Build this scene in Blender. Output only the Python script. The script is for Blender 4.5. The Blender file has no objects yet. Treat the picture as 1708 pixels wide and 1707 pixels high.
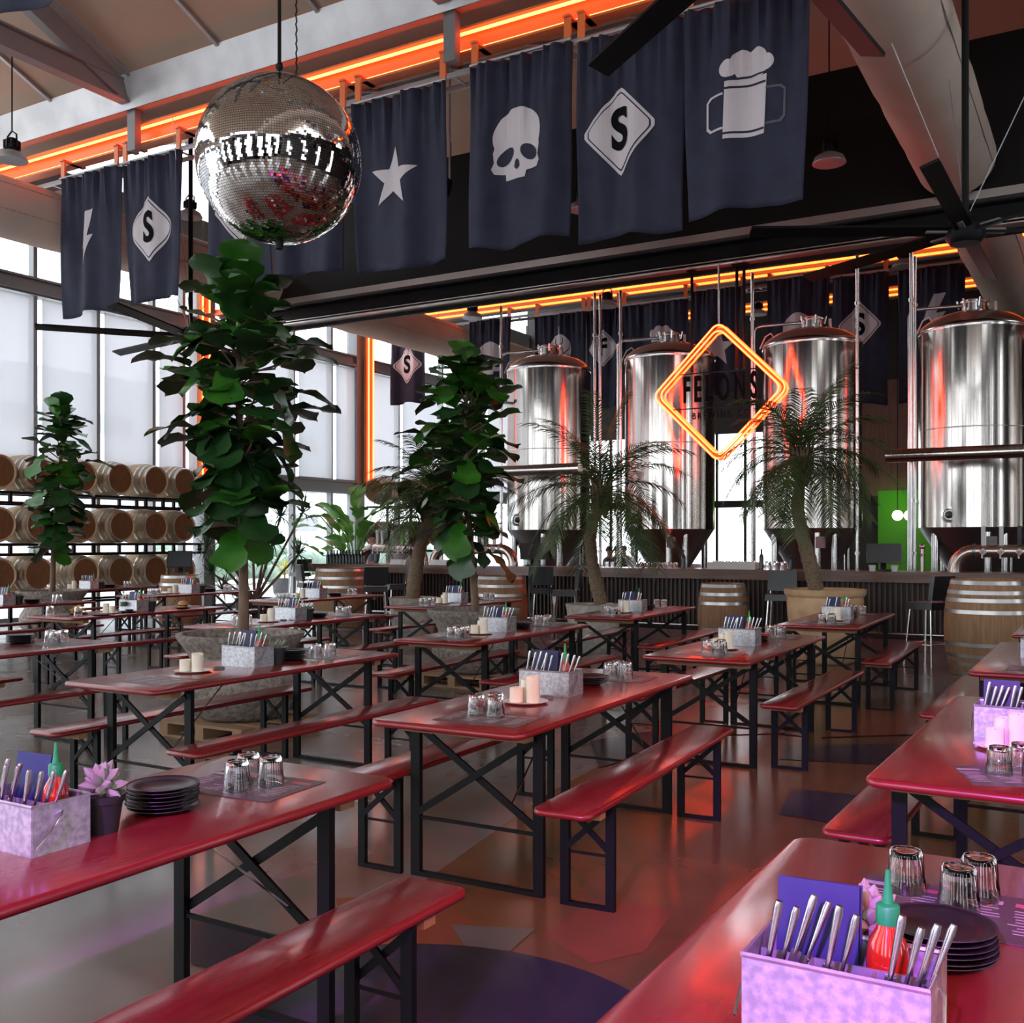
import bpy, bmesh, math, random
from mathutils import Vector, Matrix
random.seed(7)
PI = math.pi
S = bpy.context.scene
COL = S.collection

# ------------------------------------------------------------------ camera, world, lights
FPX, HOR, EYE, YAW = 1725.0, 903.0, 1.57, math.radians(30.2)
RX = Vector((math.cos(YAW), math.sin(YAW), 0)); FW = Vector((-math.sin(YAW), math.cos(YAW), 0))
cam_d = bpy.data.cameras.new('camera'); cam = bpy.data.objects.new('camera', cam_d); COL.objects.link(cam)
cam.location = (0, 0, EYE); cam.rotation_euler = (PI/2, 0, YAW)
cam_d.sensor_width = 36; cam_d.lens = FPX/1708*36; cam_d.shift_y = (HOR-853.5)/1708
cam_d.clip_start = .05; cam_d.clip_end = 300
S.camera = cam
S.view_settings.view_transform = 'Standard'; S.view_settings.look = 'None'
S.view_settings.gamma = 1; S.view_settings.use_curve_mapping = False
S.view_settings.exposure = 0.25
w = bpy.data.worlds.new('sky'); S.world = w; w.use_nodes = True
bg = w.node_tree.nodes['Background']; bg.inputs[0].default_value = (.90, .95, 1, 1); bg.inputs[1].default_value = 4.6
S.cycles.max_bounces = 8; S.cycles.diffuse_bounces = 4; S.cycles.glossy_bounces = 4
S.cycles.transmission_bounces = 8; S.cycles.transparent_max_bounces = 12
S.cycles.caustics_reflective = False; S.cycles.caustics_refractive = False
S.cycles.sample_clamp_indirect = 6; S.cycles.blur_glossy = .5
S.cycles.use_denoising = True
S.cycles.use_adaptive_sampling = True; S.cycles.adaptive_threshold = .02

def lamp(name, kind, loc, target, energy, color, **k):
    d = bpy.data.lights.new(name, kind); d.energy = energy; d.color = color
    for a, v in k.items(): setattr(d, a, v)
    o = bpy.data.objects.new(name, d); COL.objects.link(o); o.location = loc
    if target: o.rotation_euler = (Vector(target)-Vector(loc)).to_track_quat('-Z', 'Y').to_euler()
    return o
lamp('stage_spot_violet', 'SPOT', (-.2, -3.2, 3.4), (-.35, 1.9, .8), 3000, (.50, .13, 1), spot_size=.50, spot_blend=.6, shadow_soft_size=.12)
lamp('stage_spot_magenta', 'SPOT', (-1.0, -3.0, 3.8), (-2.35, 1.35, .75), 2600, (.62, .09, .85), spot_size=.24, spot_blend=.6, shadow_soft_size=.12)
lamp('stage_spot_red', 'SPOT', (3.4, -1.5, 4.8), (-.1, 2.6, .75), 1300, (1, .08, .16), spot_size=.62, spot_blend=.7, shadow_soft_size=.15)

def at(px, py, X=None, Y=None, D=None, z=None):
    d = RX*((px-854)/FPX) + FW
    if X is not None: D = X/d.x
    elif Y is not None: D = Y/d.y
    elif z is not None: D = FPX*(EYE-z)/(py-HOR)
    p = d*D; p.z = EYE+(HOR-py)*D/FPX
    return p

# ------------------------------------------------------------------ materials
MATS = {}
def nodes(name):
    m = bpy.data.materials.new(name); m.use_nodes = True; MATS[name] = m
    return m, m.node_tree.nodes, m.node_tree.links, m.node_tree.nodes['Principled BSDF']
def mat(name, col, rough=.5, metal=0, spec=.5, emit=None, es=0, coat=0, noise=0, nscale=8, stretch=None, col2=None, bump=0, trans=0, alpha=1, kind='noise', lo=.35, hi=.65):
    m, N, L, B = nodes(name)
    B.inputs['Base Color'].default_value = (*col, 1); B.inputs['Roughness'].default_value = rough
    B.inputs['Metallic'].default_value = metal; B.inputs['Specular IOR Level'].default_value = spec
    if coat: B.inputs['Coat Weight'].default_value = coat; B.inputs['Coat Roughness'].default_value = .12
    if emit: B.inputs['Emission Color'].default_value = (*emit, 1); B.inputs['Emission Strength'].default_value = es
    if trans: B.inputs['Transmission Weight'].default_value = trans
    B.inputs['Alpha'].default_value = alpha
    if col2 or bump:
        tc = N.new('ShaderNodeTexCoord'); mp = N.new('ShaderNodeMapping'); L.new(tc.outputs['Object'], mp.inputs[0])
        if stretch: mp.inputs['Scale'].default_value = stretch
        if kind == 'voronoi':
            tx = N.new('ShaderNodeTexVoronoi'); tx.inputs['Scale'].default_value = nscale; out = tx.outputs['Color']
        else:
            tx = N.new('ShaderNodeTexNoise'); tx.inputs['Scale'].default_value = nscale; tx.inputs['Detail'].default_value = 5; out = tx.outputs['Fac']
        L.new(mp.outputs[0], tx.inputs['Vector'])
        if col2:
            cr = N.new('ShaderNodeValToRGB'); cr.color_ramp.elements[0].color = (*col, 1); cr.color_ramp.elements[1].color = (*col2, 1)
            cr.color_ramp.elements[0].position = lo; cr.color_ramp.elements[1].position = hi
            L.new(out, cr.inputs[0]); L.new(cr.outputs[0], B.inputs['Base Color'])
        if bump:
            bp = N.new('ShaderNodeBump'); bp.inputs['Strength'].default_value = bump; bp.inputs['Distance'].default_value = .02
            L.new(out, bp.inputs['Height']); L.new(bp.outputs[0], B.inputs['Normal'])
    return m
mat('board', (.19, .013, .017), .25, col2=(.23, .026, .026), nscale=5, stretch=(6, 1, 1), coat=.3)
mat('board_edge', (.20, .008, .014), .3, coat=.3)
mat('black_steel', (.003, .0033, .0042), .5, spec=.18)
mat('batten', (.36, .20, .09), .6, col2=(.28, .15, .07), nscale=12)
mat('galvanised', (.36, .37, .40), .42, metal=.7, col2=(.58, .58, .62), nscale=60, lo=.36, hi=.64)
mat('galvanised_fine', (.40, .41, .43), .4, metal=.8, col2=(.60, .61, .63), nscale=12)
mat('steel', (.58, .57, .56), .2, metal=1, col2=(.66, .65, .64), nscale=3, stretch=(1, 1, .05))
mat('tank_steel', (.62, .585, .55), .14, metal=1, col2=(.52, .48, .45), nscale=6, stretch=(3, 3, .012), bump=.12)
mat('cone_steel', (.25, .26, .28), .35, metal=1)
mat('cutlery', (.50, .49, .50), .25, metal=1)
mat('glass', (1, 1, 1), .02, trans=1, spec=.5)
mat('pane', (.9, .95, 1), .02, alpha=.12)
mat('wax', (.83, .72, .58), .5, col2=(.88, .80, .68), nscale=6)
mat('white_plate', (.75, .73, .72), .25)
mat('black_plate', (.012, .012, .015), .3)
mat('pot_black', (.018, .017, .022), .5)
mat('sauce', (.42, .018, .006), .12, coat=.6)
mat('clear_plastic', (.85, .75, .6), .1, alpha=.35)
mat('green_cap', (.01, .30, .07), .4)
mat('menu', (.006, .009, .085), .5)
mat('mat_paper', (.085, .062, .07), .42)
mat('print_light', (.45, .40, .42), .5)
mat('print_pink', (.55, .12, .16), .5)
mat('succulent', (.26, .34, .22), .5, col2=(.35, .30, .26), nscale=30)
mat('soil', (.055, .035, .024), .9, col2=(.09, .055, .035), nscale=30, bump=.6)
mat('stone_pot', (.15, .125, .11), .85, col2=(.34, .29, .25), nscale=26, bump=.5)
mat('stone_pale', (.36, .33, .29), .85, col2=(.52, .48, .43), nscale=14, bump=.4)
mat('terracotta', (.50, .30, .16), .8, col2=(.62, .41, .24), nscale=5, bump=.2)
mat('leaf_green', (.018, .095, .010), .30, col2=(.045, .17, .016), nscale=5)
mat('leaf_dark', (.010, .040, .010), .34, col2=(.022, .08, .018), nscale=5)
mat('leaf_palm', (.030, .060, .018), .5, col2=(.075, .11, .028), nscale=6)
mat('leaf_bright', (.10, .33, .04), .4, col2=(.18, .42, .07), nscale=4)
mat('leaf_yellow', (.55, .50, .05), .5)
mat('leaf_spiky', (.03, .10, .045), .5, col2=(.06, .16, .07), nscale=5)
mat('bark', (.11, .065, .04), .85, col2=(.19, .12, .08), nscale=18, stretch=(1, 1, .3), bump=.4)
mat('palm_bark', (.13, .085, .05), .9, col2=(.24, .17, .11), nscale=40, stretch=(1, 1, 1.6), bump=.7)
mat('barrel_oak', (.66, .49, .30), .6, col2=(.56, .39, .22), nscale=6, stretch=(.35, 5, 5))
mat('barrel_head', (.50, .26, .115), .6, col2=(.40, .19, .085), nscale=5, stretch=(1, 5, .4))
mat('barrel_old', (.36, .20, .10), .65, col2=(.25, .13, .065), nscale=5, stretch=(6, 6, .5))
mat('hoop', (.50, .50, .50), .33, metal=.9)
mat('banner', (.010, .012, .033), .75, col2=(.017, .020, .048), nscale=4)
mat('banner_white', (.62, .57, .60), .8)
mat('ceiling_panel', (.40, .305, .235), .85, col2=(.36, .27, .205), nscale=.6)
mat('sarking', (.62, .62, .63), .45, metal=.3, col2=(.5, .5, .52), nscale=2, bump=.3)
mat('grey_steel', (.20, .195, .20), .5)
mat('pale_steel', (.42, .43, .45), .4, metal=.5)
mat('frame_grey', (.22, .235, .25), .45)
mat('duct', (.60, .49, .42), .85, col2=(.55, .44, .37), nscale=1.5)
mat('duct_seam', (.30, .235, .20), .85, col2=(.62, .52, .45), nscale=40, stretch=(.1, 3, .1), lo=.45, hi=.55)
mat('print_faint', (.10, .095, .115), .8)
mat('fascia', (.008, .0065, .007), .6, spec=.25)
mat('fascia_lit', (.55, .51, .49), .32, metal=.7)  # pale flange steel; light falling on the flanges is put into this colour
mat('bar_wood', (.10, .045, .03), .35, col2=(.16, .075, .05), nscale=4, stretch=(.4, 5, 5), coat=.2)
mat('bar_slat', (.055, .032, .022), .5)
mat('bar_dark', (.03, .02, .017), .6)
mat('plinth', (.10, .022, .02), .4)  # red light on the bar step is put into this base colour
mat('vinyl', (.014, .016, .018), .33)
mat('screen', (.008, .008, .01), .2)
mat('sign_black', (.004, .004, .005), .8, spec=.1)
mat('neon', (1, .2, .05), .5, emit=(1, .026, .004), es=20)
mat('neon_core', (1, .6, .2), .5, emit=(1, .42, .14), es=3)
mat('neon_strip', (1, .3, .1), .5, emit=(1, .15, .045), es=7)
mat('neon_amber', (1, .5, .1), .5, emit=(1, .115, .016), es=6)
mat('orange_with_neonlight', (.82, .19, .05), .45)  # orange base colour; on the beam web it holds the neon tubes' light
mat('lamp_glow', (1, 1, 1), .5, emit=(1, .95, .85), es=12)
mat('globe_glow', (1, 1, 1), .5, emit=(1, .88, .6), es=3)
mat('green_wall', (.10, .38, .03), .8)
mat('brown_panel', (.20, .10, .075), .6, col2=(.15, .07, .055), nscale=3, stretch=(8, 8, .4))
mat('dark_wall', (.028, .022, .022), .7)
mat('pallet_wood', (.34, .21, .12), .8)
mat('mirror', (.86, .84, .83), .03, metal=1)
mat('bottle_dark', (.010, .014, .016), .12)
mat('skin', (.50, .28, .20), .6)
mat('hair', (.035, .02, .014), .7)
mat('shirt_grey', (.12, .13, .16), .8)
mat('shirt_white', (.6, .58, .58), .8)
mat('shirt_navy', (.03, .035, .06), .8)
mat('trousers', (.03, .03, .04), .8)
mat('fries', (.75, .42, .06), .6)
mat('bun', (.55, .24, .06), .5)
mat('outside_ground', (.55, .55, .53), .8)
mat('outside_building', (.62, .66, .70), .8)
mat('hedge', (.16, .26, .20), .8, col2=(.24, .33, .26), nscale=3)
mat('tap_white', (.65, .62, .60), .35)
mat('copper', (.52, .42, .37), .25, metal=.9)
mat('red_plastic', (.5, .03, .02), .4)
mat('towel', (.75, .74, .72), .8)

def blind_material():
    m, N, L, B = nodes('blind')
    N.remove(B); out = N['Material Output']
    d = N.new('ShaderNodeBsdfDiffuse'); d.inputs[0].default_value = (.72, .73, .75, 1)
    t = N.new('ShaderNodeBsdfTranslucent'); t.inputs[0].default_value = (.50, .51, .54, 1)
    tr = N.new('ShaderNodeBsdfTransparent'); tr.inputs[0].default_value = (.9, .93, 1, 1)
    a = N.new('ShaderNodeMixShader'); a.inputs[0].default_value = .40
    b = N.new('ShaderNodeMixShader'); b.inputs[0].default_value = .05
    L.new(d.outputs[0], a.inputs[1]); L.new(t.outputs[0], a.inputs[2]); L.new(a.outputs[0], b.inputs[1]); L.new(tr.outputs[0], b.inputs[2])
    L.new(b.outputs[0], out.inputs[0])
blind_material()
def concrete_material():
    m, N, L, B = nodes('concrete')
    tc = N.new('ShaderNodeTexCoord')
    def ramp(scale, c0, c1, lo, hi):
        tx = N.new('ShaderNodeTexNoise'); tx.inputs['Scale'].default_value = scale; tx.inputs['Detail'].default_value = 6
        L.new(tc.outputs['Object'], tx.inputs['Vector'])
        cr = N.new('ShaderNodeValToRGB'); cr.color_ramp.elements[0].color = c0; cr.color_ramp.elements[1].color = c1
        cr.color_ramp.elements[0].position = lo; cr.color_ramp.elements[1].position = hi
        L.new(tx.outputs['Fac'], cr.inputs[0]); return cr
    c = ramp(.55, (.17, .105, .07, 1), (.20, .19, .185, 1), .38, .62)
    r = ramp(1.6, (.16, .16, .16, 1), (.30, .30, .30, 1), .3, .7)
    L.new(c.outputs[0], B.inputs['Base Color']); L.new(r.outputs[0], B.inputs['Roughness'])
    B.inputs['Specular IOR Level'].default_value = .6
concrete_material()
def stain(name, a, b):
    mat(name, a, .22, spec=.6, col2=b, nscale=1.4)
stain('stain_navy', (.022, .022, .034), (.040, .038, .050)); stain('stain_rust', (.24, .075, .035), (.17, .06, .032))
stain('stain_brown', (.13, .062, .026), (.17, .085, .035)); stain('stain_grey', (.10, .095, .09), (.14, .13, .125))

# ------------------------------------------------------------------ mesh helper
class MB:
    def __init__(s): s.v = []; s.f = []; s.m = []; s.s = []
    def add(s, vs, fs, mi=0, smooth=False, M=None):
        b = len(s.v)
        s.v += [tuple(M @ Vector(v)) if M is not None else tuple(v) for v in vs]
        for f in fs: s.f.append([b+i for i in f]); s.m.append(mi); s.s.append(smooth)
        return s
    def box(s, c, d, mi=0, M=None, taper=1):
        x, y, z = d[0]/2, d[1]/2, d[2]/2
        vs = [(c[0]+i*x*(1 if k < 0 else taper), c[1]+j*y*(1 if k < 0 else taper), c[2]+k*z) for k in (-1, 1) for j in (-1, 1) for i in (-1, 1)]
        return s.add(vs, [(0, 2, 3, 1), (4, 5, 7, 6), (0, 1, 5, 4), (2, 6, 7, 3), (0, 4, 6, 2), (1, 3, 7, 5)], mi, False, M)
    def bar(s, p, q, wx, wy, mi=0, up=(0, 0, 1)):
        p, q = Vector(p), Vector(q); d = q-p; z = d.normalized(); u = Vector(up)
        if abs(z.dot(u)) > .99: u = Vector((0, 1, 0))
        x = u.cross(z).normalized(); y = z.cross(x)
        M = Matrix((x, y, z)).transposed().to_4x4(); M.translation = (p+q)/2
        return s.box((0, 0, 0), (wx, wy, d.length), mi, M)
    def tube(s, path, r, n=8, mi=0, caps=True, smooth=True):
        P = [Vector(p) for p in path]; k = len(P); R = r if isinstance(r, (list, tuple)) else [r]*k
        t0 = (P[1]-P[0]).normalized(); x = t0.orthogonal().normalized(); vs = []
        for i in range(k):
            t = (P[min(i+1, k-1)]-P[max(i-1, 0)]).normalized()
            x = (x-t*x.dot(t)).normalized(); y = t.cross(x)
            vs += [P[i]+(x*math.cos(2*PI*j/n)+y*math.sin(2*PI*j/n))*R[i] for j in range(n)]
        fs = [(i*n+j, i*n+(j+1) % n, (i+1)*n+(j+1) % n, (i+1)*n+j) for i in range(k-1) for j in range(n)]
        s.add(vs, fs, mi, smooth)
        if caps:
            b = len(s.v)-len(vs)
            s.f.append([b+j for j in range(n)][::-1]); s.m.append(mi); s.s.append(False)
            s.f.append([b+(k-1)*n+j for j in range(n)]); s.m.append(mi); s.s.append(False)
        return s
    def lathe(s, prof, n=24, mi=0, M=None, smooth=True, mod=None, mis=None, caps=True):
        vs = []; k = len(prof)
        for i, (r, z) in enumerate(prof):
            for j in range(n):
                a = 2*PI*j/n; rr = r*(mod(i, j) if mod else 1)
                vs.append((rr*math.cos(a), rr*math.sin(a), z))
        b = len(s.v)
        s.add(vs, [], mi, smooth, M)
        for i in range(k-1):
            for j in range(n):
                s.f.append([b+i*n+j, b+i*n+(j+1) % n, b+(i+1)*n+(j+1) % n, b+(i+1)*n+j]); s.m.append(mis[i] if mis else mi); s.s.append(smooth)
        for i, rev in ((0, True), (k-1, False)):
            if caps and prof[i][0] > 1e-5:
                f = [b+i*n+j for j in range(n)]; s.f.append(f[::-1] if rev else f); s.m.append(mis[min(i, k-2)] if mis else mi); s.s.append(False)
        return s
    def sphere(s, c, r, n=16, m=10, mi=0, sc=(1, 1, 1)):
        prof = [(max(math.sin(PI*i/m), 1e-4)*r, -math.cos(PI*i/m)*r) for i in range(m+1)]
        M = Matrix.Translation(c) @ Matrix.Diagonal((*sc, 1))
        return s.lathe(prof, n, mi, M)
    def prism(s, poly, z0, z1, mi=0, M=None):
        n = len(poly)
        return s.add([(x, y, z0) for x, y in poly]+[(x, y, z1) for x, y in poly],
                     [tuple(range(n))[::-1], tuple(range(n, 2*n))]+[(i, (i+1) % n, n+(i+1) % n, n+i) for i in range(n)], mi, False, M)
    def mesh(s, name, mats):
        me = bpy.data.meshes.new(name); me.from_pydata(s.v, [], s.f)
        for m in ([mats] if isinstance(mats, str) else mats): me.materials.append(MATS[m])
        me.polygons.foreach_set('material_index', s.m); me.polygons.foreach_set('use_smooth', s.s)
        me.update(); me.set_sharp_from_angle(angle=math.radians(48)); return me
    def obj(s, name, mats, parent=None, loc=None, **tags):
        return link(name, s.mesh(name, mats), parent, loc, **tags)
def link(name, data, parent=None, loc=None, rz=0, **tags):
    o = bpy.data.objects.new(name, data); COL.objects.link(o)
    if parent: o.parent = parent
    if loc is not None: o.location = loc
    if rz: o.rotation_euler = (0, 0, rz)
    for k, v in tags.items(): o[k] = v
    return o
def thing(name, label, category, loc=(0, 0, 0), rz=0, group=None):
    o = link(name, None, None, loc, rz, label=label, category=category); o.empty_display_size = .1
    if group: o['group'] = group
    return o
def kids(o): return [c for c in KIDS.get(o.name, [])]
KIDS = {}
def snapshot():
    KIDS.clear()
    for o in COL.objects:
        if o.parent: KIDS.setdefault(o.parent.name, []).append(o)
def copy_tree(o, parent=None):
    c = o.copy(); COL.objects.link(c); c.parent = parent
    for ch in kids(o): copy_tree(ch, c)
    return c
def dup(proto, loc, rz=0, label=None, group=None, rot=None, scale=None):
    c = copy_tree(proto); c.location = loc; c.rotation_euler = rot if rot else (0, 0, rz)
    if label: c['label'] = label
    if group: c['group'] = group
    elif 'group' in c: del c['group']
    if scale: c.scale = (scale,)*3
    return c
PROTO = []
def proto(o):
    PROTO.append(o); snapshot(); return o
def retire():
    for p in PROTO:
        def rm(o):
            for ch in kids(o): rm(ch)
            bpy.data.objects.remove(o)
        snapshot(); rm(p)
    PROTO.clear()
def struct(name, mb, mats, parent=None):
    o = mb.obj(name, mats, parent)
    if not parent: o['kind'] = 'structure'
    return o

# ------------------------------------------------------------------ the hall
XL, XR, YB, YF = -18.0, 9.0, -9.0, 32.0
struct('floor', MB().box(((XL+XR)/2, (YB+YF)/2, -.1), (XR-XL+.4, YF-YB+.4, .2)), 'concrete')
LIFT = [.003]
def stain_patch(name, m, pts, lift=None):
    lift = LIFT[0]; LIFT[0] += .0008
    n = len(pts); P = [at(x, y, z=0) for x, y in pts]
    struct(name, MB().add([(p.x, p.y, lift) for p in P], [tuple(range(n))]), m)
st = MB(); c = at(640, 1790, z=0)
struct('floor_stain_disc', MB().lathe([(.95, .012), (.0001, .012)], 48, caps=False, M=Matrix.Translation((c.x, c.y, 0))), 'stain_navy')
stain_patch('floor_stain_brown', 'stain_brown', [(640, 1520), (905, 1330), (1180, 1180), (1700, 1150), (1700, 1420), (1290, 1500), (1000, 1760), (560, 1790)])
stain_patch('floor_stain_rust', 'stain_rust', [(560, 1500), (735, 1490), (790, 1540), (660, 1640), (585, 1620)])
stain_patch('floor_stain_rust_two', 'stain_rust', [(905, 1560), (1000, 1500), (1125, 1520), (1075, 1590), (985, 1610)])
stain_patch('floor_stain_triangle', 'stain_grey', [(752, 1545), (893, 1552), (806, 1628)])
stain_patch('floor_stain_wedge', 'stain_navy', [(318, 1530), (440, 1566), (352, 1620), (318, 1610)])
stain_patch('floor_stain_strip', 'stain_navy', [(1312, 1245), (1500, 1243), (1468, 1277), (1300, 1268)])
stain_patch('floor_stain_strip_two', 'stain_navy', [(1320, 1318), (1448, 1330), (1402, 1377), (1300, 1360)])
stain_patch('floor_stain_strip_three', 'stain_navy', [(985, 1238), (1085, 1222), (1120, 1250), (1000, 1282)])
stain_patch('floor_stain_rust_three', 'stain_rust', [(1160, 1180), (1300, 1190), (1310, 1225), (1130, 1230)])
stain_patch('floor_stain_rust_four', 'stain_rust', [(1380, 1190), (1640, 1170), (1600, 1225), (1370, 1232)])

# roof: three sloping ceilings, valley gutters
def roof(name, pts, t=.08):
    mb = MB(); k = len(pts)
    vs = [(x, y, z+dz) for dz in (0, t) for y, z in pts for x in (XL-.3, XR+.3)]
    fs = [(2*i, 2*i+1, 2*i+3, 2*i+2) for i in range(k-1)]+[(2*k+2*i, 2*k+2*i+2, 2*k+2*i+3, 2*k+2*i+1) for i in range(k-1)]
    struct(name, mb.add(vs, fs), 'ceiling_panel')
EA, EB = (11.1, 8.75), (12.0, 8.75)
roof('ceiling', [(-7.6, 8.5), (1.9, 12.1), (2.5, 12.36), EA, (11.1, 8.4), (12.0, 8.4), EB, (18, 11.2), (24, 8.6), (24.6, 8.6), (32.2, 11.6)])
def zA(y): return EA[1]+(EA[0]-y)*.42
def zB(y): return EB[1]+(y-EB[0])*.408
ROOF = [(-7.6, 8.5), (1.9, 12.1), (2.5, 12.36), (11.1, 8.75), (11.11, 8.4), (12.0, 8.4), (12.01, 8.75), (18, 11.2), (24, 8.6), (24.6, 8.6), (32.2, 11.6)]
def zR(y):
    for (a, za), (b, zb) in zip(ROOF[:-1], ROOF[1:]):
        if a <= y <= b: return za+(zb-za)*(y-a)/(b-a)
    return 9
mb = MB()
for y in (9.2, 7.0, 4.8): mb.box(((XL+XR)/2, y, zA(y)-.04), (XR-XL, .10, .09))
for y in (14.4, 16.4, 20.5, 22.5): mb.box(((XL+XR)/2, y, (zB(y) if y < 18 else 11.2-(y-18)*.433)-.04), (XR-XL, .09, .09))
struct('trim_1', mb, 'pale_steel')
mb = MB(); x = -17
while x < 9:
    mb.bar((x, 11.0, zA(11.0)-.03), (x, 2.6, zA(2.6)-.03), .06, .05)
    mb.bar((x+.6, 12.1, zB(12.1)-.03), (x+.6, 17.9, zB(17.9)-.03), .06, .05); x += 1.9
struct('trim_2', mb, 'pale_steel')
mb = MB().add([(XL, 11.02, 8.36), (XR, 11.02, 8.36), (XR, 10.86, zA(10.86)-.02), (XL, 10.86, zA(10.86)-.02)], [(0, 1, 2, 3)])
struct('trim_3', mb, 'sarking')
mb = MB()
for k in range(15): mb.bar((XL+k*27/14, -7.4, 8.6), (XL+k*27/14, YB, 7.9), .10, .16)  # out of view; rear roof strip left open between bars to add fill light
for k in range(1): y = -7.6; mb.box(((XL+XR)/2, y, 12.1-(2-y)*.382), (XR-XL, .14, .14))
struct('trim_4', mb, 'grey_steel')
# portal frames
xs = [at(228, 195, Y=11.2).x, at(757, 45, Y=11.2).x]; xs = [xs[0], xs[1], 2*xs[1]-xs[0], 3*xs[1]-2*xs[0]]
for x in xs:
    mb = MB()
    for dx, zz, h in ((0, 8.62, .34),):
        mb.box((x, 6.9, zz), (.03, 8.4, h-.04)); mb.box((x, 6.9, zz+h/2-.015), (.20, 8.4, .03)); mb.box((x, 6.9, zz-h/2+.015), (.20, 8.4, .03))
    mb.bar((x, 11.0, zA(11)-.22), (x, 2.7, zA(2.7)-.22), .16, .30)
    mb.box((x, 11.15, 8.2), (.18, .12, .9))
    struct('roof_beam', mb, 'grey_steel')

# left side: window wall
ZT, ZH = 6.45, 3.0
px_m = [-60, 55, 160, 253, 303, 338, 400, 487, 550, 591, 662, 735, 805]
ym = [-9.0, -5.5, -2.0, 1.5, 5.0, 7.4]+[at(p, 700, X=-18).y for p in px_m[:]]+[31.9]
mb = MB()
for i, y in enumerate(ym):
    big = abs(y-at(338, 700, X=-18).y) < .01 or abs(y-at(591, 700, X=-18).y) < .01
    if big: mb.box((-17.95, y, 4.4), (.35, .34, 8.8))
    else: mb.box((-18.0, y, 4.4), (.16, .085, 8.8))
mb.box((-18, 11.4, ZT), (.30, 41, .34)); mb.box((-17.83, 11.4, ZT-.10), (.10, 41, .06)); mb.box((-17.83, 11.4, ZT+.14), (.10, 41, .04))
y0 = at(338, 700, X=-18).y
mb.box((-18, (y0+32)/2, ZH+.02), (.34, 32-y0, .34)); mb.box((-17.8, (y0+32)/2, ZH+.17), (.10, 32-y0, .05)); mb.box((-17.8, (y0+32)/2, ZH-.10), (.10, 32-y0, .05))
mb.box((-18, (y0-9)/2, 3.1), (.14, y0+9, .12)); mb.box((-18, 11.5, .06), (.16, 41, .12)); mb.box((-18, 11.5, 8.6), (.3, 41, .5))
struct('wall_left', mb, 'frame_grey')
wi = 0
for a, b in zip(ym[:-1], ym[1:]):
    wi += 1
    g = struct(f'window_{wi}', MB().box((-18.05, (a+b)/2, 4.25), (.02, b-a-.06, 8.3)), 'pane')
    if b < 2: continue
    zb = 3.1 if a < y0-.1 else ZH+.22
    mb = MB(); cz = (zb+ZT-.2)/2
    n = 8; ya, yb = a+.09, b-.09; vs = []
    for k in range(n+1):
        y = ya+(yb-ya)*k/n; dx = .012*math.sin(k*1.7+wi)
        vs += [(-17.86+dx, y, zb), (-17.86+dx*.4, y, ZT-.2)]
    bl = link('roller_blind', None, label='pale grey translucent roller blind drawn down a tall bay of the window wall', category='blind', group='roller blinds on the window wall')
    MB().add(vs, [(2*k, 2*k+2, 2*k+3, 2*k+1) for k in range(n)], 0, True).obj('fabric', 'blind', bl)
    MB().box((-17.86, (a+b)/2, zb-.02), (.035, yb-ya, .045)).obj('bottom_rail', 'frame_grey', bl)
# outside ground, pale building and hedge seen through the doors
struct('outside_ground', MB().box((-48, 15, -.15), (59.5, 110, .2)), 'outside_ground')
struct('outside_ground_beyond', MB().box((0, 52, -.15), (60, 39.4, .2)), 'outside_ground')
mb = MB(); mb.box((-60, 40, 6), (10, 60, 12))
for k in range(9):
    for z in (3, 6, 9): mb.box((-54.95, 14+k*6, z), (.2, 3, 1.2), 1)
o = mb.obj('pale_building', ['outside_building', 'frame_grey']); o['label'] = 'pale building far outside the glass doors'; o['category'] = 'building'
def blob_hedge(x0, x1, y0_, y1, h, lab):
    mb = MB(); rr = random.Random(3)
    for k in range(60):
        mb.sphere((rr.uniform(x0, x1), rr.uniform(y0_, y1), rr.uniform(.2, h)), rr.uniform(.3, .5), 8, 6)
    o = mb.obj('hedge', 'hedge'); o['label'] = lab; o['category'] = 'hedge'; return o
blob_hedge(-29, -27.5, 24, 40, 1.2, 'low green hedge outside beyond the glass doors')
blob_hedge(-7, -4, 44, 46, 3.2, 'tall green bush outside behind the steel tanks')

# far wall with glazed opening, right wall, wall behind the camera
xa, xb = at(978, 800, Y=32).x, at(1292, 800, Y=32).x
mb = MB(); mb.box(((XL+xa)/2, 32, 4.6), (xa-XL, .2, 9.2)); mb.box(((xb+XR)/2, 32, 4.6), (XR-xb, .2, 9.2)); mb.box(((xa+xb)/2, 32, 7.1), (xb-xa, .2, 4.2))
mb.box(((XL+XR)/2, 32.1, 10.5), (XR-XL, .2, 3))
struct('wall_far', mb, 'dark_wall')
mb = MB(); k = 7
for i in range(k+1): mb.box((xa+(xb-xa)*i/k, 32, 2.5), (.07, .1, 5))
mb.box(((xa+xb)/2, 32, 2.75), (xb-xa, .14, .22)); mb.box(((xa+xb)/2, 32, .05), (xb-xa, .12, .1))
o = struct('window_20', mb, 'black_steel'); MB().box(((xa+xb)/2, 32.05, 2.5), (xb-xa, .02, 5)).obj('pane', 'pane', o)
p0, p1 = at(1440, 700, Y=31.7), at(1535, 700, Y=31.7)
struct('wall_far_panelling', MB().box(((p0.x+p1.x)/2+.5, 31.8, 4.6), (p1.x-p0.x+3, .12, 3.4)), 'brown_panel')
p0, p1 = at(1462, 840, Y=31.5), at(1540, 930, Y=31.5)
struct('wall_far_green', MB().box(((p0.x+p1.x)/2+.4, 31.75, 1.55), (p1.x-p0.x+.8, .1, 3.0)), 'green_wall')
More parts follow.
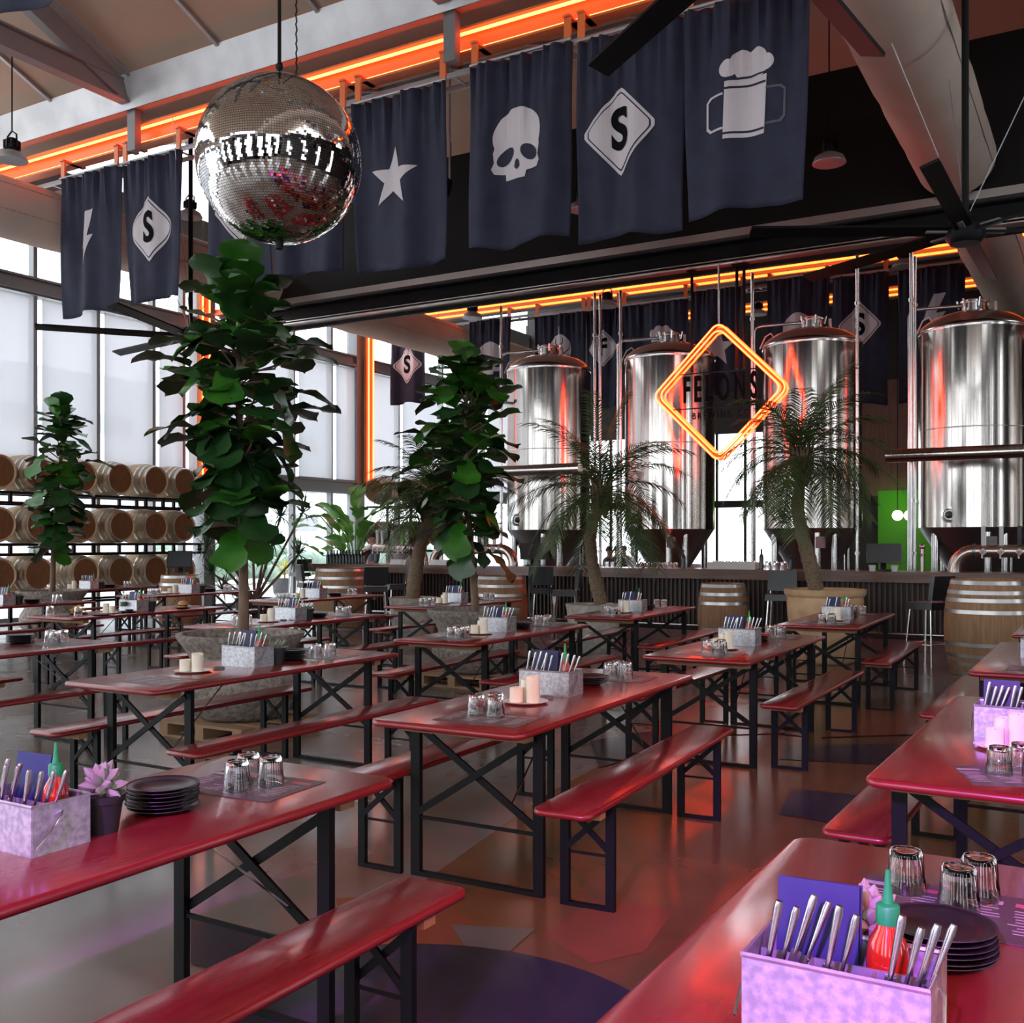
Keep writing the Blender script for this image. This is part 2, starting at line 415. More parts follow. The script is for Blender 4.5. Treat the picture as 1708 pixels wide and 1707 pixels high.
lamp('green_room_light', 'AREA', ((p0.x+p1.x)/2, 30.6, 3.0), ((p0.x+p1.x)/2, 31.7, 1.4), 5, (.3, 1, .12), size=1.2)
for i, px in enumerate((1497, 1517)):
    p = at(px, 860, Y=30.9)
    t = thing('globe_pendant_lamp', ['white globe pendant lamp glowing against the green wall', 'white globe pendant lamp half hidden by the steel tank'][i], 'lamp', (p.x, p.y, 0))
    MB().sphere((0, 0, p.z), .15, 16, 10).obj('globe', 'globe_glow', t); MB().tube([(0, 0, p.z+.15), (0, 0, zR(30.9)+.03)], .012, 6).obj('cord', 'black_steel', t)
mb = MB(); mb.box((XR, 11.5, .3), (.2, 41.4, .6)); mb.box((XR, 11.5, 7.9), (.2, 41.4, 2.6))
for a, b in ((-9.2, -5), (-3.6, 1.5), (2.6, 6.4), (7.6, 12), (13.4, 32.2)): mb.box((XR, (a+b)/2, 3.6), (.2, b-a, 6.0))  # unseen wall; tall gaps added so daylight makes streaks in the tanks
struct('wall_right', mb, 'dark_wall')
mb = MB(); mb.box((-4.5, YB, .5), (27.4, .2, 1)); mb.box((-4.5, YB, 7.4), (27.4, .2, .8))
for i in range(8): mb.box((-18+i*27/7, YB, 3.9), (1.9, .2, 6.6))  # unseen wall; gaps between posts shaped for fill light and tank streaks
struct('wall_behind', mb, 'dark_wall')

# dark fascia over the bar, with its steel channel
mb = MB(); xf0, xf1 = -17.6, XR-.1; xc = (xf0+xf1)/2; lx = xf1-xf0
mb.box((xc, 17.15, 7.9), (lx, .3, 2.5)); mb.box((xc, 17.25, 6.45), (lx, .1, .5))
mb.box((xc, 17.0, 6.70), (lx, .34, .05), 1); mb.box((xc, 16.90, 6.77), (lx, .06, .09), 1); mb.box((xc, 17.08, 6.30), (lx, .44, .05), 1); mb.box((xc, 16.88, 6.28), (lx, .04, .05), 1)
struct('beam_fascia', mb, ['fascia', 'fascia_lit'])

# orange lit gutter beams with neon tubes, cable tray
def neon_beam(y, z, x0, x1, label, amber=False, tray=True):
    t = thing('neon_lit_beam', label, 'beam', ((x0+x1)/2, y, z)); h = (x1-x0)/2
    mb = MB(); mb.box((0, .12, 0), (2*h, .04, .30)); mb.box((0, .06, .16), (2*h, .2, .03)); mb.box((0, .06, -.16), (2*h, .2, .03))
    mb.obj('channel', 'orange_with_neonlight' if not amber else 'grey_steel', t)  # front beam's web carries the orange neon light in its colour
    for zz in ((.11, -.13) if not amber else (.07, -.08)): MB().tube([(-h, .01, zz), (h, .01, zz)], .022 if not amber else .028, 8).obj('neon_tube', 'neon_amber' if amber else 'neon_strip', t)
    if tray:
        mb = MB()
        for yy in (.25, .60): mb.box((0, yy, -.26), (2*h, .03, .07))
        x = -h
        while x < h: mb.box((x, .425, -.26), (.04, .35, .02)); x += .35
        mb.obj('cable_tray', 'pale_steel', t)
    return t
neon_beam(11.3, 8.06, -17.8, 8.5, 'long orange neon lit roof beam above the front banners')
neon_beam(24.0, 7.90, -17.83, 8.5, 'amber neon lit roof beam above the banners behind the tanks', True)
neon_beam(30.6, 8.6, -12, 8.5, 'most distant amber neon lit roof beam', True, False)
for i, (px, ya_, yb_) in enumerate(((344, 430, 796), (619, 540, 812))):
    XN = -17.60 if i == 0 else -17.57; a, b = at(px, ya_, X=XN), at(px, yb_, X=XN)
    t = thing('vertical_neon_light', ['upright orange neon strip on the column behind the tallest fig tree', 'upright orange neon strip on the column beside the striped corner banner'][i].replace('striped corner', 'smaller diamond'), 'light', (a.x, a.y, 0))
    MB().box((-.1, 0, (a.z+b.z)/2), (.104, .26, a.z-b.z)).obj('backing_channel', 'orange_with_neonlight', t)
    for dy in (-.10, .10): MB().tube([(0, dy, b.z), (0, dy, a.z)], .02, 8).obj('neon_tube', 'neon_strip', t)

# fabric air ducts
def duct(label, x, z, y0_, y1, r):
    t = thing('air_duct', label, 'duct', (x, (y0_+y1)/2, z)); h = (y1-y0_)/2; rr = random.Random(5)
    mb = MB(); k = int((y1-y0_)/.45); prof = []
    for i in range(k+1):
        seam = 1 if i % 4 else .975
        prof.append((r*seam*(1+.006*rr.uniform(-1, 1)), -h+2*h*i/k))
    mb.lathe(prof, 36, M=Matrix.Rotation(-PI/2, 4, 'X')); mb.obj('fabric_sleeve', 'duct', t)
    for s in (-.35, .55):
        MB().box((r*1.003*math.cos(s), 0, r*1.003*math.sin(s)), (.012, 2*h, .016)).obj('perforated_seam', 'duct_seam', t)
    m2 = MB(); i = -h+1
    while i < h: m2.tube([(0, i, r), (0, i, r+1.2)], .006, 5); i += 2.5
    m2.obj('hanger_wires', 'grey_steel', t)
duct('long beige fabric air duct beside the window wall in the front bay', -15.93, 7.12, -8, 16.75, .50)
duct('beige fabric air duct by the windows behind the dark fascia', -15.93, 7.12, 17.4, 31.5, .50)
duct('thick beige fabric air duct ending at the fascia near the beer mug banner', at(1590, 245, Y=16.5).x, 7.3, -8, 16.75, .56)
duct('beige fabric air duct above the large tank behind the fascia', at(1590, 245, Y=16.5).x, 7.3, 17.4, 31.5, .56)

# ------------------------------------------------------------------ brewery tanks
TY, TR = 19.0, .87
def tank(x, label):
    t = thing('brewing_tank', label, 'tank', (x, TY, 0), 0, 'row of steel brewing tanks')
    MB().lathe([(TR, 1.80), (TR, 5.09)], 72).obj('shell', 'tank_steel', t)
    MB().lathe([(TR+.001, 3.42), (TR+.004, 3.425), (TR+.004, 3.435), (TR+.001, 3.44)], 72, caps=False).obj('weld_seam', 'steel', t)
    MB().lathe([(TR+.012, 5.06), (TR+.02, 5.09), (TR+.012, 5.13), (TR-.03, 5.19), (.70, 5.30), (.45, 5.39), (.22, 5.43), (.0001, 5.44)], 64).obj('dome', 'steel', t)
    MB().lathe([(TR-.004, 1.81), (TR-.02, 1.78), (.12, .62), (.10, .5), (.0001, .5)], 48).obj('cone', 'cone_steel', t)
    for k in range(4):
        a = PI/4+k*PI/2; X, Y = .74*math.cos(a), .74*math.sin(a)
        MB().tube([(X, Y, 0), (X, Y, 1.84)], .062, 12).obj('leg', 'steel', t)
    mb = MB(); mb.lathe([(.19, 5.40), (.19, 5.58), (.22, 5.58), (.22, 5.61), (.15, 5.64), (.0001, 5.66)], 24)
    h = mb.obj('manhole', 'steel', t)
    m2 = MB()
    for k in range(6):
        a = k*PI/3; m2.tube([(.225*math.cos(a), .225*math.sin(a), 5.50), (.26*math.cos(a), .26*math.sin(a), 5.64)], .018, 6)
    m2.obj('clamp', 'steel', h)
    MB().tube([(.35, -.1, 5.40), (.35, -.1, 5.56)], .03, 8).obj('pressure_valve', 'copper', t)
    MB().tube([(-.98, -.28, .2), (-.98, -.28, 5.42), (-.94, -.28, 5.50), (-.86, -.25, 5.53), (-.16, -.05, 5.55)], .028, 8).obj('riser_pipe', 'steel', t)
    MB().tube([(-.62, -.3, 5.3), (-.66, -.32, 5.36), (-.75, -.36, 5.3), (-.84, -.4, 5.08)], .014, 6).obj('hose', 'towel', t)
    M = Matrix.Translation((-.28, -TR*.945, 2.0)) @ Matrix.Rotation(.33, 4, 'Z') @ Matrix.Rotation(PI/2, 4, 'X')
    p = MB().lathe([(.12, -.02), (.13, .03), (.10, .035), (.085, .012), (.0001, .012)], 24, M=M).obj('sample_port', 'steel', t)
    M2 = M @ Matrix.Translation((0, 0, .02)); MB().lathe([(.06, 0), (.05, .02), (.0001, .025)], 16, M=M2).obj('port_glass', 'screen', p)
    MB().tube([(.30, -.80, .1), (.30, -.80, 1.72)], .055, 10).obj('drain_pipe', 'steel', t)
    MB().box((.36, -.82, 1.55), (.16, .08, .2)).obj('control_box', 'grey_steel', t)
    return t
TX = [-10.17, -7.5, -4.75, -2.05]
for x, lb in zip(TX, ['tall steel brewing tank with rounded shoulder, farthest from the large oak puncheon', 'tall steel brewing tank glowing orange behind the edge of the diamond neon sign',
                      'tall steel brewing tank behind the palm in the terracotta pot', 'tall steel brewing tank above the large oak puncheon, crossed by a bright pipe']): tank(x, lb)
tank(.65, 'tall steel brewing tank last in the row beyond the crossed pipe')
def rail_pipe(x0, x1, lb):
    t = thing('steel_pipe', lb, 'pipe', ((x0+x1)/2, 17.3, 2.93))
    MB().tube([((x0-x1)/2, 0, 0), ((x1-x0)/2, 0, 0)], .105, 20).obj('pipe_body', 'tank_steel', t)
    for s in (-1, 1):
        MB().tube([(s*(x1-x0)/2*.97, .0, 0), (s*(x1-x0)/2*.97, .75, 0)], .03, 8).obj('bracket', 'steel', t)
rail_pipe(-11.1, -8.6, 'horizontal steel pipe crossing the tank nearest the second fig tree')
rail_pipe(at(1478, 765, Y=17.3).x, 2.5, 'thick polished steel pipe crossing in front of the largest tank')
for i, (px, Y) in enumerate(((836, 17.6), (992, 17.5), (1001, 17.7), (1035, 17.6), (1255, 17.6), (1430, 17.3), (1520, 17.5), (1526, 17.9))):
    p = at(px, 600, Y=Y); zt = 6.22
    t = thing('steel_riser_pole', group='steel poles behind the bar', label=['thin steel pole rising to the fascia just before the first tank', 'first of a close pair of thin steel poles between two tanks', 'second of a close pair of thin steel poles between two tanks',
        'thin steel pole beside the diamond F banner', 'thin steel pole behind the apex of the neon diamond', 'thin steel pole in front of the S diamond banner over the tanks', 'thin steel pole beside the largest tank', 'thicker steel pole hugging the largest tank'][i], category='pole', loc=(p.x, Y, 0))
    MB().tube([(0, 0, 0), (0, 0, zt)], .028, 10).obj('tube', 'steel', t)
    for z in (1.35, 2.2, 5.4): MB().lathe([(.028, z), (.045, z), (.045, z+.05), (.028, z+.05)], 10).obj('union_fitting', 'steel', t)

# ------------------------------------------------------------------ bar
t = thing('bar_counter', 'long dark timber bar with vertical slatted front beneath the steel tanks', 'bar', (0, 15.6, 0))
x0, x1 = at(516, 941, Y=15.6).x, 5.5
MB().box(((x0+x1)/2, .36, 1.095), (x1-x0, .84, .07)).obj('countertop', 'bar_wood', t)
MB().box(((x0+x1)/2, .02, 1.02), (x1-x0, .10, .09)).obj('fascia_rail', 'bar_wood', t)
MB().box(((x0+x1)/2+.3, .40, .62), (x1-x0-.6, .5, .9)).obj('carcass', 'bar_dark', t)
mb = MB(); x = x0+.7
while x < x1: mb.box((x, .13, .62), (.028, .04, .78)); x += .075
mb.obj('slatted_front', 'bar_slat', t)
MB().box(((x0+x1)/2+.3, .28, .085), (x1-x0-.4, .72, .17)).obj('plinth', 'plinth', t)
MB().tube([(x0+.5, -.10, .25), (x1, -.10, .25)], .025, 10).obj('foot_rail', 'steel', t)
x = x0+1.2
while x < x1: MB().tube([(x, -.10, .0), (x, -.10, .25)], .015, 8).obj('rail_post', 'steel', t); x += 1.8
# beer fonts: arched pipes with taps
def beer_font(xa_, xb_, label, n, ry=.09, handles=True):
    t = thing('beer_font', label, 'beer tap', ((xa_+xb_)/2, 15.95, 1.13)); h = (xb_-xa_)/2; r = .26; zt = .30
    path = [(-h, 0, 0), (-h, 0, zt-r+.0)]+[(-h+r-r*math.cos(a), 0, zt-r+r*math.sin(a)) for a in [PI/2*k/6 for k in range(1, 7)]]
    path += [(h-r+r*math.sin(a), 0, zt-r+r*math.cos(a)) for a in [PI/2*k/6 for k in range(0, 7)]]+[(h, 0, 0)]
    MB().tube(path, ry, 18).obj('arched_pipe', 'copper', t)
    for s in (-1, 1): MB().lathe([(ry+.006, -.02), (ry+.014, -.015), (ry+.014, .015), (ry+.006, .02)], 18, M=Matrix.Translation((s*(h-r), 0, zt)) @ Matrix.Rotation(PI/2, 4, 'Y')).obj('coupling', 'cone_steel', t)
    cols = ['tap_white', 'tap_white', 'screen', 'tap_white', 'frame_grey', 'leaf_bright', 'tap_white', 'red_plastic']
    for k in range(n):
        x = -h+r+.12+(2*h-2*r-.24)*k/(n-1)
        tp = MB().tube([(x, -ry, zt), (x, -ry-.07, zt-.02), (x, -ry-.09, zt-.10)], .014, 8).obj('tap', 'steel', t)
        MB().bar((x, -.02, zt+ry-.01), (x, -.03, zt+ry+.26), .055, .035).obj('tap_handle', cols[k % 8], t)
        MB().lathe([(.055, 0), (.05, .012), (.0001, .014)], 14 if handles else 4, M=Matrix.Translation((x, -ry+.004, zt-.01)) @ Matrix.Rotation(PI/2, 4, 'X')).obj('tap_badge', 'tap_white', t)
beer_font(at(605, 940, Y=15.95).x, at(708, 940, Y=15.95).x, 'arched copper beer tap font at the window end of the bar', 7)
beer_font(at(724, 940, Y=15.95).x, at(856, 940, Y=15.95).x, 'arched copper beer tap font behind the second fig tree trunk', 7)
beer_font(at(1592, 945, Y=15.95).x, at(1592, 945, Y=15.95).x+2.6, 'arched copper beer tap font with diamond badges above the puncheon', 9, handles=False)

# ------------------------------------------------------------------ neon sign
sc = at(1201, 655, Y=16.9)
t = thing('neon_sign', 'hanging diamond neon sign with double orange tubes reading FELONS BREWING CO', 'sign', (sc.x, 16.9, sc.z))
def rdiamond(hx, hz, r=.14, n=6):
    pts = []
    for cx, cz, a0 in ((hx-r*1.4, 0, -PI/4), (0, hz-r*1.4, PI/4), (-hx+r*1.4, 0, 3*PI/4), (0, -hz+r*1.4, 5*PI/4)):
        pts += [(cx+r*math.cos(a0+PI/2*k/n), 0, cz+r*math.sin(a0+PI/2*k/n)) for k in range(n+1)]
    return pts+[pts[0], pts[1]]
for s in (1.0, .915):
    for dy in (-.09, .09):
        nt = MB().tube([Vector(p)+Vector((0, dy, 0)) for p in rdiamond(1.18*s, 1.18*s)], .017, 8, caps=False).obj('neon_tube', 'neon', t)
        MB().tube([Vector(p)+Vector((0, dy*1.18, 0)) for p in rdiamond(1.18*s, 1.18*s)], .005, 6, caps=False).obj('bright_core', 'neon_core', nt)
mb = MB()
mb.tube(rdiamond(1.13, 1.13), .03, 4, caps=False, smooth=False); mb.obj('frame', 'orange_with_neonlight', t)
def text_mesh(body, size, mname, depth=.012, sx=1, off=0):
    c = bpy.data.curves.new('lettering', 'FONT'); c.body = body; c.size = size; c.extrude = depth; c.align_x = 'CENTER'; c.align_y = 'CENTER'; c.offset = off
    o = bpy.data.objects.new('lettering_source', c); COL.objects.link(o)
    dg = bpy.context.evaluated_depsgraph_get(); me = bpy.data.meshes.new_from_object(o.evaluated_get(dg))
    bpy.data.objects.remove(o); me.materials.clear(); me.materials.append(MATS[mname])
    M = Matrix.Rotation(PI/2, 4, 'X') @ Matrix.Diagonal((sx, 1, 1, 1)); me.transform(M); return me
link('name_lettering', text_mesh('F E L O N S', .62, 'sign_black', .03, .43, .012), t, (-.0, -.02, .06))
link('tagline_lettering', text_mesh('B R E W I N G   C O', .16, 'sign_black', .015, .72), t, (.02, -.02, -.38))
for dx, z0 in ((-.02, 1.16),):
    MB().tube([(dx, 0, z0), (dx, 0, 6.29-sc.z)], .02, 8).obj('hanging_rod', 'steel', t)
mb = MB()
for z in (.36, -.24): mb.box((0, .02, z), (2*(1.09-abs(z)), .012, .02))
mb.obj('letter_rail', 'black_steel', t)
for i, px in enumerate((1154, 1229, 1241)):
    p = at(px, 470, Y=17.12)
    t = thing('black_hanging_rod', ['black rod hanging from the fascia before the beer foam banner', 'thinner black rod hanging above the neon diamond', 'black rod of a pair hanging just past the neon diamond'][i], 'rod', (p.x, 17.12, 0))
    MB().tube([(0, 0, 4.5), (0, 0, 6.28)], .028, 8).obj('rod', 'black_steel', t); MB().box((0, 0, 6.265), (.14, .14, .03)).obj('top_plate', 'black_steel', t)

# ------------------------------------------------------------------ banners
def circle(cx, cz, r, a0=0, a1=2*PI, n=20, sx=1): return [(cx+r*sx*math.cos(a0+(a1-a0)*k/n), cz+r*math.sin(a0+(a1-a0)*k/n)) for k in range(n+(0 if a1-a0 > 6.2 else 1))]
def emblem_shapes(kind):
    W, K = 0, 1
    if kind == 'star': return [([((.42 if k % 2 == 0 else .165)*math.sin(k*PI/5+.08), (.42 if k % 2 == 0 else .165)*math.cos(k*PI/5+.08)) for k in range(10)], W, 0)]
    if kind == 'bolt': return [([(.05, .50), (.20, .53), (.09, .10), (.20, .12), (-.14, -.52), (-.03, -.03), (-.17, -.06)], W, 0)]
    if kind == 'widebolt': return [([(.02, .50), (.26, .52), (.06, .10), (.26, .12), (-.20, -.5), (-.03, -.02), (-.22, -.05)], W, 0)]
    if kind == 'skull':
        out = circle(0, .12, .345, -.35, PI+.35, 26)+[(-.34, -.06), (-.33, -.18), (-.36, -.26), (-.33, -.32), (-.19, -.33), (-.185, -.41), (.12, -.42), (.14, -.34), (.30, -.33), (.34, -.26), (.31, -.18), (.33, -.06)]
        eye = lambda s: [(s*.175+.125*math.cos(a)*(1 if s > 0 else 1), -.12+.10*math.sin(a)+.05*s*math.cos(a)*-1) for a in [2*PI*k/18 for k in range(18)]]
        return [(out, W, 0), (eye(-1), K, 1), (eye(1), K, 1), ([(-.045, -.27), (0, -.31), (.045, -.27), (.03, -.20), (0, -.17), (-.03, -.20)], K, 1)]
    if kind in ('S', 'F'):
        d = lambda a, b: [(a, .03), (a*.95, .06), (.04, b-.03), (0, b), (-.04, b-.03), (-a*.95, .06), (-a, .03), (-a, -.03), (-a*.95, -.06), (-.04, -b+.03), (0, -b), (.04, -b+.03), (a*.95, -.06), (a, -.03)]
        return [(d(.46, .52), W, 0), (d(.415, .47), K, 1), (d(.395, .448), W, 2)]
    if kind == 'mug':
        out = [([(-.25, -.42), (.19, -.40), (.22, .24), (-.23, .22)], W, 0)]
        for cx, cz, r in ((-.20, .36, .10), (-.05, .43, .12), (.11, .44, .11), (.21, .37, .09), (0, .33, .13), (.12, .33, .1)): out.append((circle(cx, cz, r), W, 0))
        out += [([(-.24, .235), (-.10, .25), (.22, .27), (.22, .255), (0, .23), (-.23, .215)], K, 1), ([(-.23, .15), (.21, .17), (.21, .145), (-.23, .125)], K, 1), ([(-.25, -.35), (.19, -.33), (.19, -.355), (-.25, -.375)], K, 1)]
        for s in (-1, 1):
            X = -.25 if s < 0 else .205
            o = [(X, .10), (X+s*.17, .10), (X+s*.22, .05), (X+s*.22, -.26), (X+s*.17, -.31), (X, -.31)]; i = [(X, -.285), (X+s*.15, -.285), (X+s*.195, -.24), (X+s*.195, .04), (X+s*.15, .075), (X, .075)]
            out.append((o+i, W if s < 0 else K+1, 0))
        return out
    if kind == 'hop':
        out = [([(-.02, .40), (.02, .40), (.015, .62), (-.015, .62)], W, 0), (circle(0, .02, .40, n=28, sx=.78), W, 0)]
        for cx, cz in ((0, .20), (-.16, .05), (.16, .05), (0, -.10), (-.13, -.2), (.13, -.2)):
            o = [(cx-.12, cz+.12), (cx-.13, cz), (cx, cz-.15), (cx+.13, cz), (cx+.12, cz+.12)]
            out.append((o+[(x*.0+(x-cx)*.86+cx, z*.0+(z-cz)*.86+cz+.012) for x, z in o[::-1]], K, 1))
        return out
    return []
def banner(xl, xr, zt, Y, h, kind, label, seed, wave=.075, ex=0, ez=.0, es=1, group=None):
    rr = random.Random(seed); wd = xr-xl; ph = [rr.uniform(0, 6.28) for _ in range(4)]; fl = rr.uniform(-.05, .08)
    def cloth(x, z):
        v = z/h; u = x/wd
        pleat = .030*math.sin(u*58+ph[0])*max(0, 1-v*2.2)+.012*math.sin(u*91+ph[1])*max(0, 1-v*3)
        return pleat+wave*(.25+.75*v)*math.sin(u*9.5+ph[2]+v*1.3)+wave*.5*math.sin(u*19+ph[3])*(1-.4*v)+fl*v
    def shrink(x, z): return wd/2+(x-wd/2)*(1-.05*(z/h)+.03*math.sin(z*2+ph[1])*(z/h))
    t = thing('banner', label, 'banner', (xl, Y, zt), 0, group or ('front row banners' if Y < 15 else 'banners behind the tanks'))
    nx, nz = 46, 26; vs = []
    for j in range(nz+1):
        for i in range(nx+1):
            x, z = wd*i/nx, h*j/nz
            dz = .03*math.sin(i/nx*7+ph[0])*(j/nz)**3
            vs.append((shrink(x, z), cloth(x, z), -z-dz))
    mb = MB().add(vs, [(j*(nx+1)+i, (j+1)*(nx+1)+i, (j+1)*(nx+1)+i+1, j*(nx+1)+i+1) for j in range(nz) for i in range(nx)], 0, True)
    o = mb.obj('cloth', 'banner', t); so = o.modifiers.new('thickness', 'SOLIDIFY'); so.thickness = .004
    MB().tube([(.0, .0, .02), (wd, .0, .02)], .022, 8).obj('hem_rod', 'pale_steel', t)
    zb = max(.06, (7.90 if Y < 15 else 7.76)-zt) if Y > 9 else .2
    for x in (.06, wd-.06): MB().box((x, .205, zb), (.09, .45, .03)).obj('bracket_arm', 'orange_with_neonlight', t); MB().box((x, .02, zb/2), (.09, .03, zb)).obj('hanger_bracket', 'orange_with_neonlight', t)
    sh = emblem_shapes(kind)
    if sh:
        bm = bmesh.new()
        for poly, mi, lay in sh:
            vv = [bm.verts.new((x*es, lay*.0001, z*es)) for x, z in poly]
            try: f = bm.faces.new(vv)
            except ValueError: continue
            f.material_index = mi; f.normal_update()
            if f.normal.y > 0: f.normal_flip()
        bmesh.ops.triangulate(bm, faces=bm.faces[:])
        for axis, rng in (((1, 0, 0), [k*.045 for k in range(-12, 13)]), ((0, 0, 1), [k*.09 for k in range(-8, 9)])):
            for k in rng:
                bmesh.ops.bisect_plane(bm, geom=bm.verts[:]+bm.edges[:]+bm.faces[:], plane_co=(axis[0]*k, 0, axis[2]*k), plane_no=axis)
        place_emblem(bm, cloth, shrink, wd, h, ex, ez)
        me = bpy.data.meshes.new('emblem'); bm.to_mesh(me); bm.free()
        for m in ('banner_white', 'banner', 'print_faint'): me.materials.append(MATS[m])
        e = link('emblem', me, t)
        if kind in 'SF':
            lm = text_mesh(kind, .66*es, 'sign_black', 0, .82, .022); bm = bmesh.new(); bm.from_mesh(lm)
            for f in bm.faces: pass
            for k in range(-10, 11): bmesh.ops.bisect_plane(bm, geom=bm.verts[:]+bm.edges[:]+bm.faces[:], plane_co=(k*.045, 0, 0), plane_no=(1, 0, 0))
            for v in bm.verts: v.co.y = .0004
            place_emblem(bm, cloth, shrink, wd, h, ex, ez); bm.to_mesh(lm); bm.free(); link('letter', lm, e)
    return t
def place_emblem(bm, cloth, shrink, wd, h, ex, ez):
    for v in bm.verts:
        x, z = wd/2+ex+v.co.x, h/2+ez-v.co.z; lay = v.co.y/.0001
        v.co = (shrink(x, z), cloth(x, z)-.010-.005*lay, -z)
BY = 11.1
def front_banner(pl, pr, pt, pb, kind, label, seed, **k):
    a, b = at(pl, pt, Y=BY), at(pr, pt, Y=BY); m = at((pl+pr)/2, pt, Y=BY); bt = at((pl+pr)/2, pb, Y=BY)
    banner(a.x, b.x, m.z, BY, m.z-bt.z, kind, label, seed, **k)
front_banner(100, 197, 288, 522, 'bolt', 'dark blue hanging banner with a thin white lightning bolt, front row', 1, ex=-.05)
front_banner(203, 301, 262, 500, 'S', 'dark blue hanging banner with white S diamond between lightning bolt and mirror ball', 2, es=.98, ex=-.03)
front_banner(345, 452, 240, 478, 'S', 'dark blue hanging banner half hidden behind the mirror ball and the fig crown', 3, ez=-.1)
front_banner(457, 576, 200, 458, '', 'dark blue hanging banner directly behind the mirror ball', 4)
front_banner(590, 744, 155, 446, 'star', 'dark blue hanging banner with a white five pointed star, front row', 5, ex=-.1, ez=-.05)
front_banner(784, 953, 90, 408, 'skull', 'dark blue hanging banner with a large white skull, front row', 6, ex=-.02, ez=-.06)
front_banner(961, 1140, 48, 392, 'S', 'dark blue hanging banner with white S diamond between the skull and the beer mug', 7, ex=-.12, ez=-.05)
front_banner(1141, 1353, -8, 350, 'mug', 'dark blue hanging banner with a white foaming beer mug, front row', 8, ez=-.03, ex=.02)
front_banner(-40, 7, 318, 560, '', 'dark blue hanging banner of which only a sliver shows at the frame edge', 9)
a, b = at(-60, 45, Y=5.4), at(277, 45, Y=5.4)
banner(a.x, b.x, a.z+2.4, 5.4, 2.4, '', 'dark blue banner corner hanging closest to the camera at the top', 10)
FY = 23.7
def far_banner(pl, pr, pt, kind, label, seed, **k):
    a, b = at(pl, pt, Y=FY), at(pr, pt, Y=FY); z = at((pl+pr)/2, pt, Y=FY).z
    banner(a.x, b.x, z, FY, k.pop('h', 2.5), kind, label, seed, **k)
far_banner(653, 708, 540, 'S', 'smaller distant banner with S diamond hanging by the window wall column', 21, ez=.05, h=2.25)
far_banner(783, 852, 533, 'skull', 'distant dark banner with a white skull beside the second fig tree crown', 22, es=1.0, ez=-.08, h=2.3)
far_banner(892, 976, 524, 'hop', 'distant dark banner with a white hop cone above the first tank', 23, ez=-.30)
far_banner(978, 1035, 516, 'F', 'distant dark banner with a white F diamond behind steel poles', 24, es=.9, ez=-.27)
far_banner(1037, 1147, 505, 'mug', 'distant dark banner with a white foam topped mug above the second tank', 25, ez=-.12, ex=.18)
far_banner(1153, 1242, 482, 'star', 'distant dark banner with a white star behind the apex of the neon sign', 26, es=1.15, ez=.15)
far_banner(1279, 1384, 462, 'skull', 'distant dark banner with skull top showing above the third tank', 27, ez=.04, ex=-.0)
far_banner(1388, 1482, 458, 'S', 'distant dark banner with a ringed S diamond beside the third tank', 28, ez=-.31, h=2.9)
far_banner(1497, 1610, 445, 'widebolt', 'distant dark banner with a wide white lightning bolt above the largest tank', 29, ez=-.35, ex=.05, h=2.9)

# ------------------------------------------------------------------ mirror ball, fans, high bay lamps
c = at(466, 268, D=7.6); r = .60
t = thing('mirror_ball', 'large mirror ball hanging on a chain before the banners', 'mirror ball', (c.x, c.y, c.z))
mb = MB(); rr = random.Random(11); nlat = 104; vs = []; rows = []
for i in range(nlat+1):
    a = PI*i/nlat; n = max(6, int(2*nlat*math.sin(a))) if 0 < i < nlat else 6
    rows.append((a, n))
for i in range(nlat):                      # rows of small flat mirrors, each tilted a little
    a0, a1 = PI*i/nlat+.002, PI*(i+1)/nlat-.002; n = max(8, int(2*nlat*math.sin((a0+a1)/2)))
    for k in range(n):
        b0, b1 = 2*PI*k/n+.0015/max(.15, math.sin((a0+a1)/2)), 2*PI*(k+1)/n-.0015/max(.15, math.sin((a0+a1)/2)); q = []
        for a, b in ((a0, b0), (a1, b0), (a1, b1), (a0, b1)): q.append(Vector((math.sin(a)*math.cos(b), math.sin(a)*math.sin(b), math.cos(a)))*r)
        nrm = sum(q, Vector())/4; ax = Vector((rr.gauss(0, 1), rr.gauss(0, 1), rr.gauss(0, 1))).normalized(); Rm = Matrix.Rotation(rr.gauss(0, .014), 3, ax)
        mb.add([nrm+Rm @ (v-nrm) for v in q], [(0, 1, 2, 3)])
mb.obj('mirror_tile', 'mirror', t)['kind'] = 'stuff'
MB().sphere((0, 0, 0), r-.006, 48, 32).obj('core', 'black_steel', t)
MB().lathe([(.05, r-.01), (.05, r+.03), (.02, r+.05), (.0001, r+.05)], 14).obj('top_cap', 'steel', t)
mb = MB().tube([(0, 0, r+.04), (0, 0, 6.5)], .014, 8); mb.obj('hanging_cable', 'black_steel', t)
MB().lathe([(.02, -.02), (.035, 0), (.02, .02)], 10, M=Matrix.Translation((0, 0, r+.09)) @ Matrix.Rotation(PI/2, 4, 'X')).obj('shackle', 'black_steel', t)
mb = MB(); z = 0
for k in range(70):
    p = Vector((.16+.0013*k*-.3, 0, r-.03+k*.07)); mb.tube([p+Vector((0, 0, -.03)), p+Vector((.012 if k % 2 else 0, .012 if k % 2 == 0 else 0, 0)), p+Vector((0, 0, .045))], .006, 5)
mb.obj('safety_chain', 'black_steel', t)
MB().tube([(0, 0, -r-.05), (0, 0, -r+.01)], .03, 8).obj('motor_hook', 'black_steel', t)

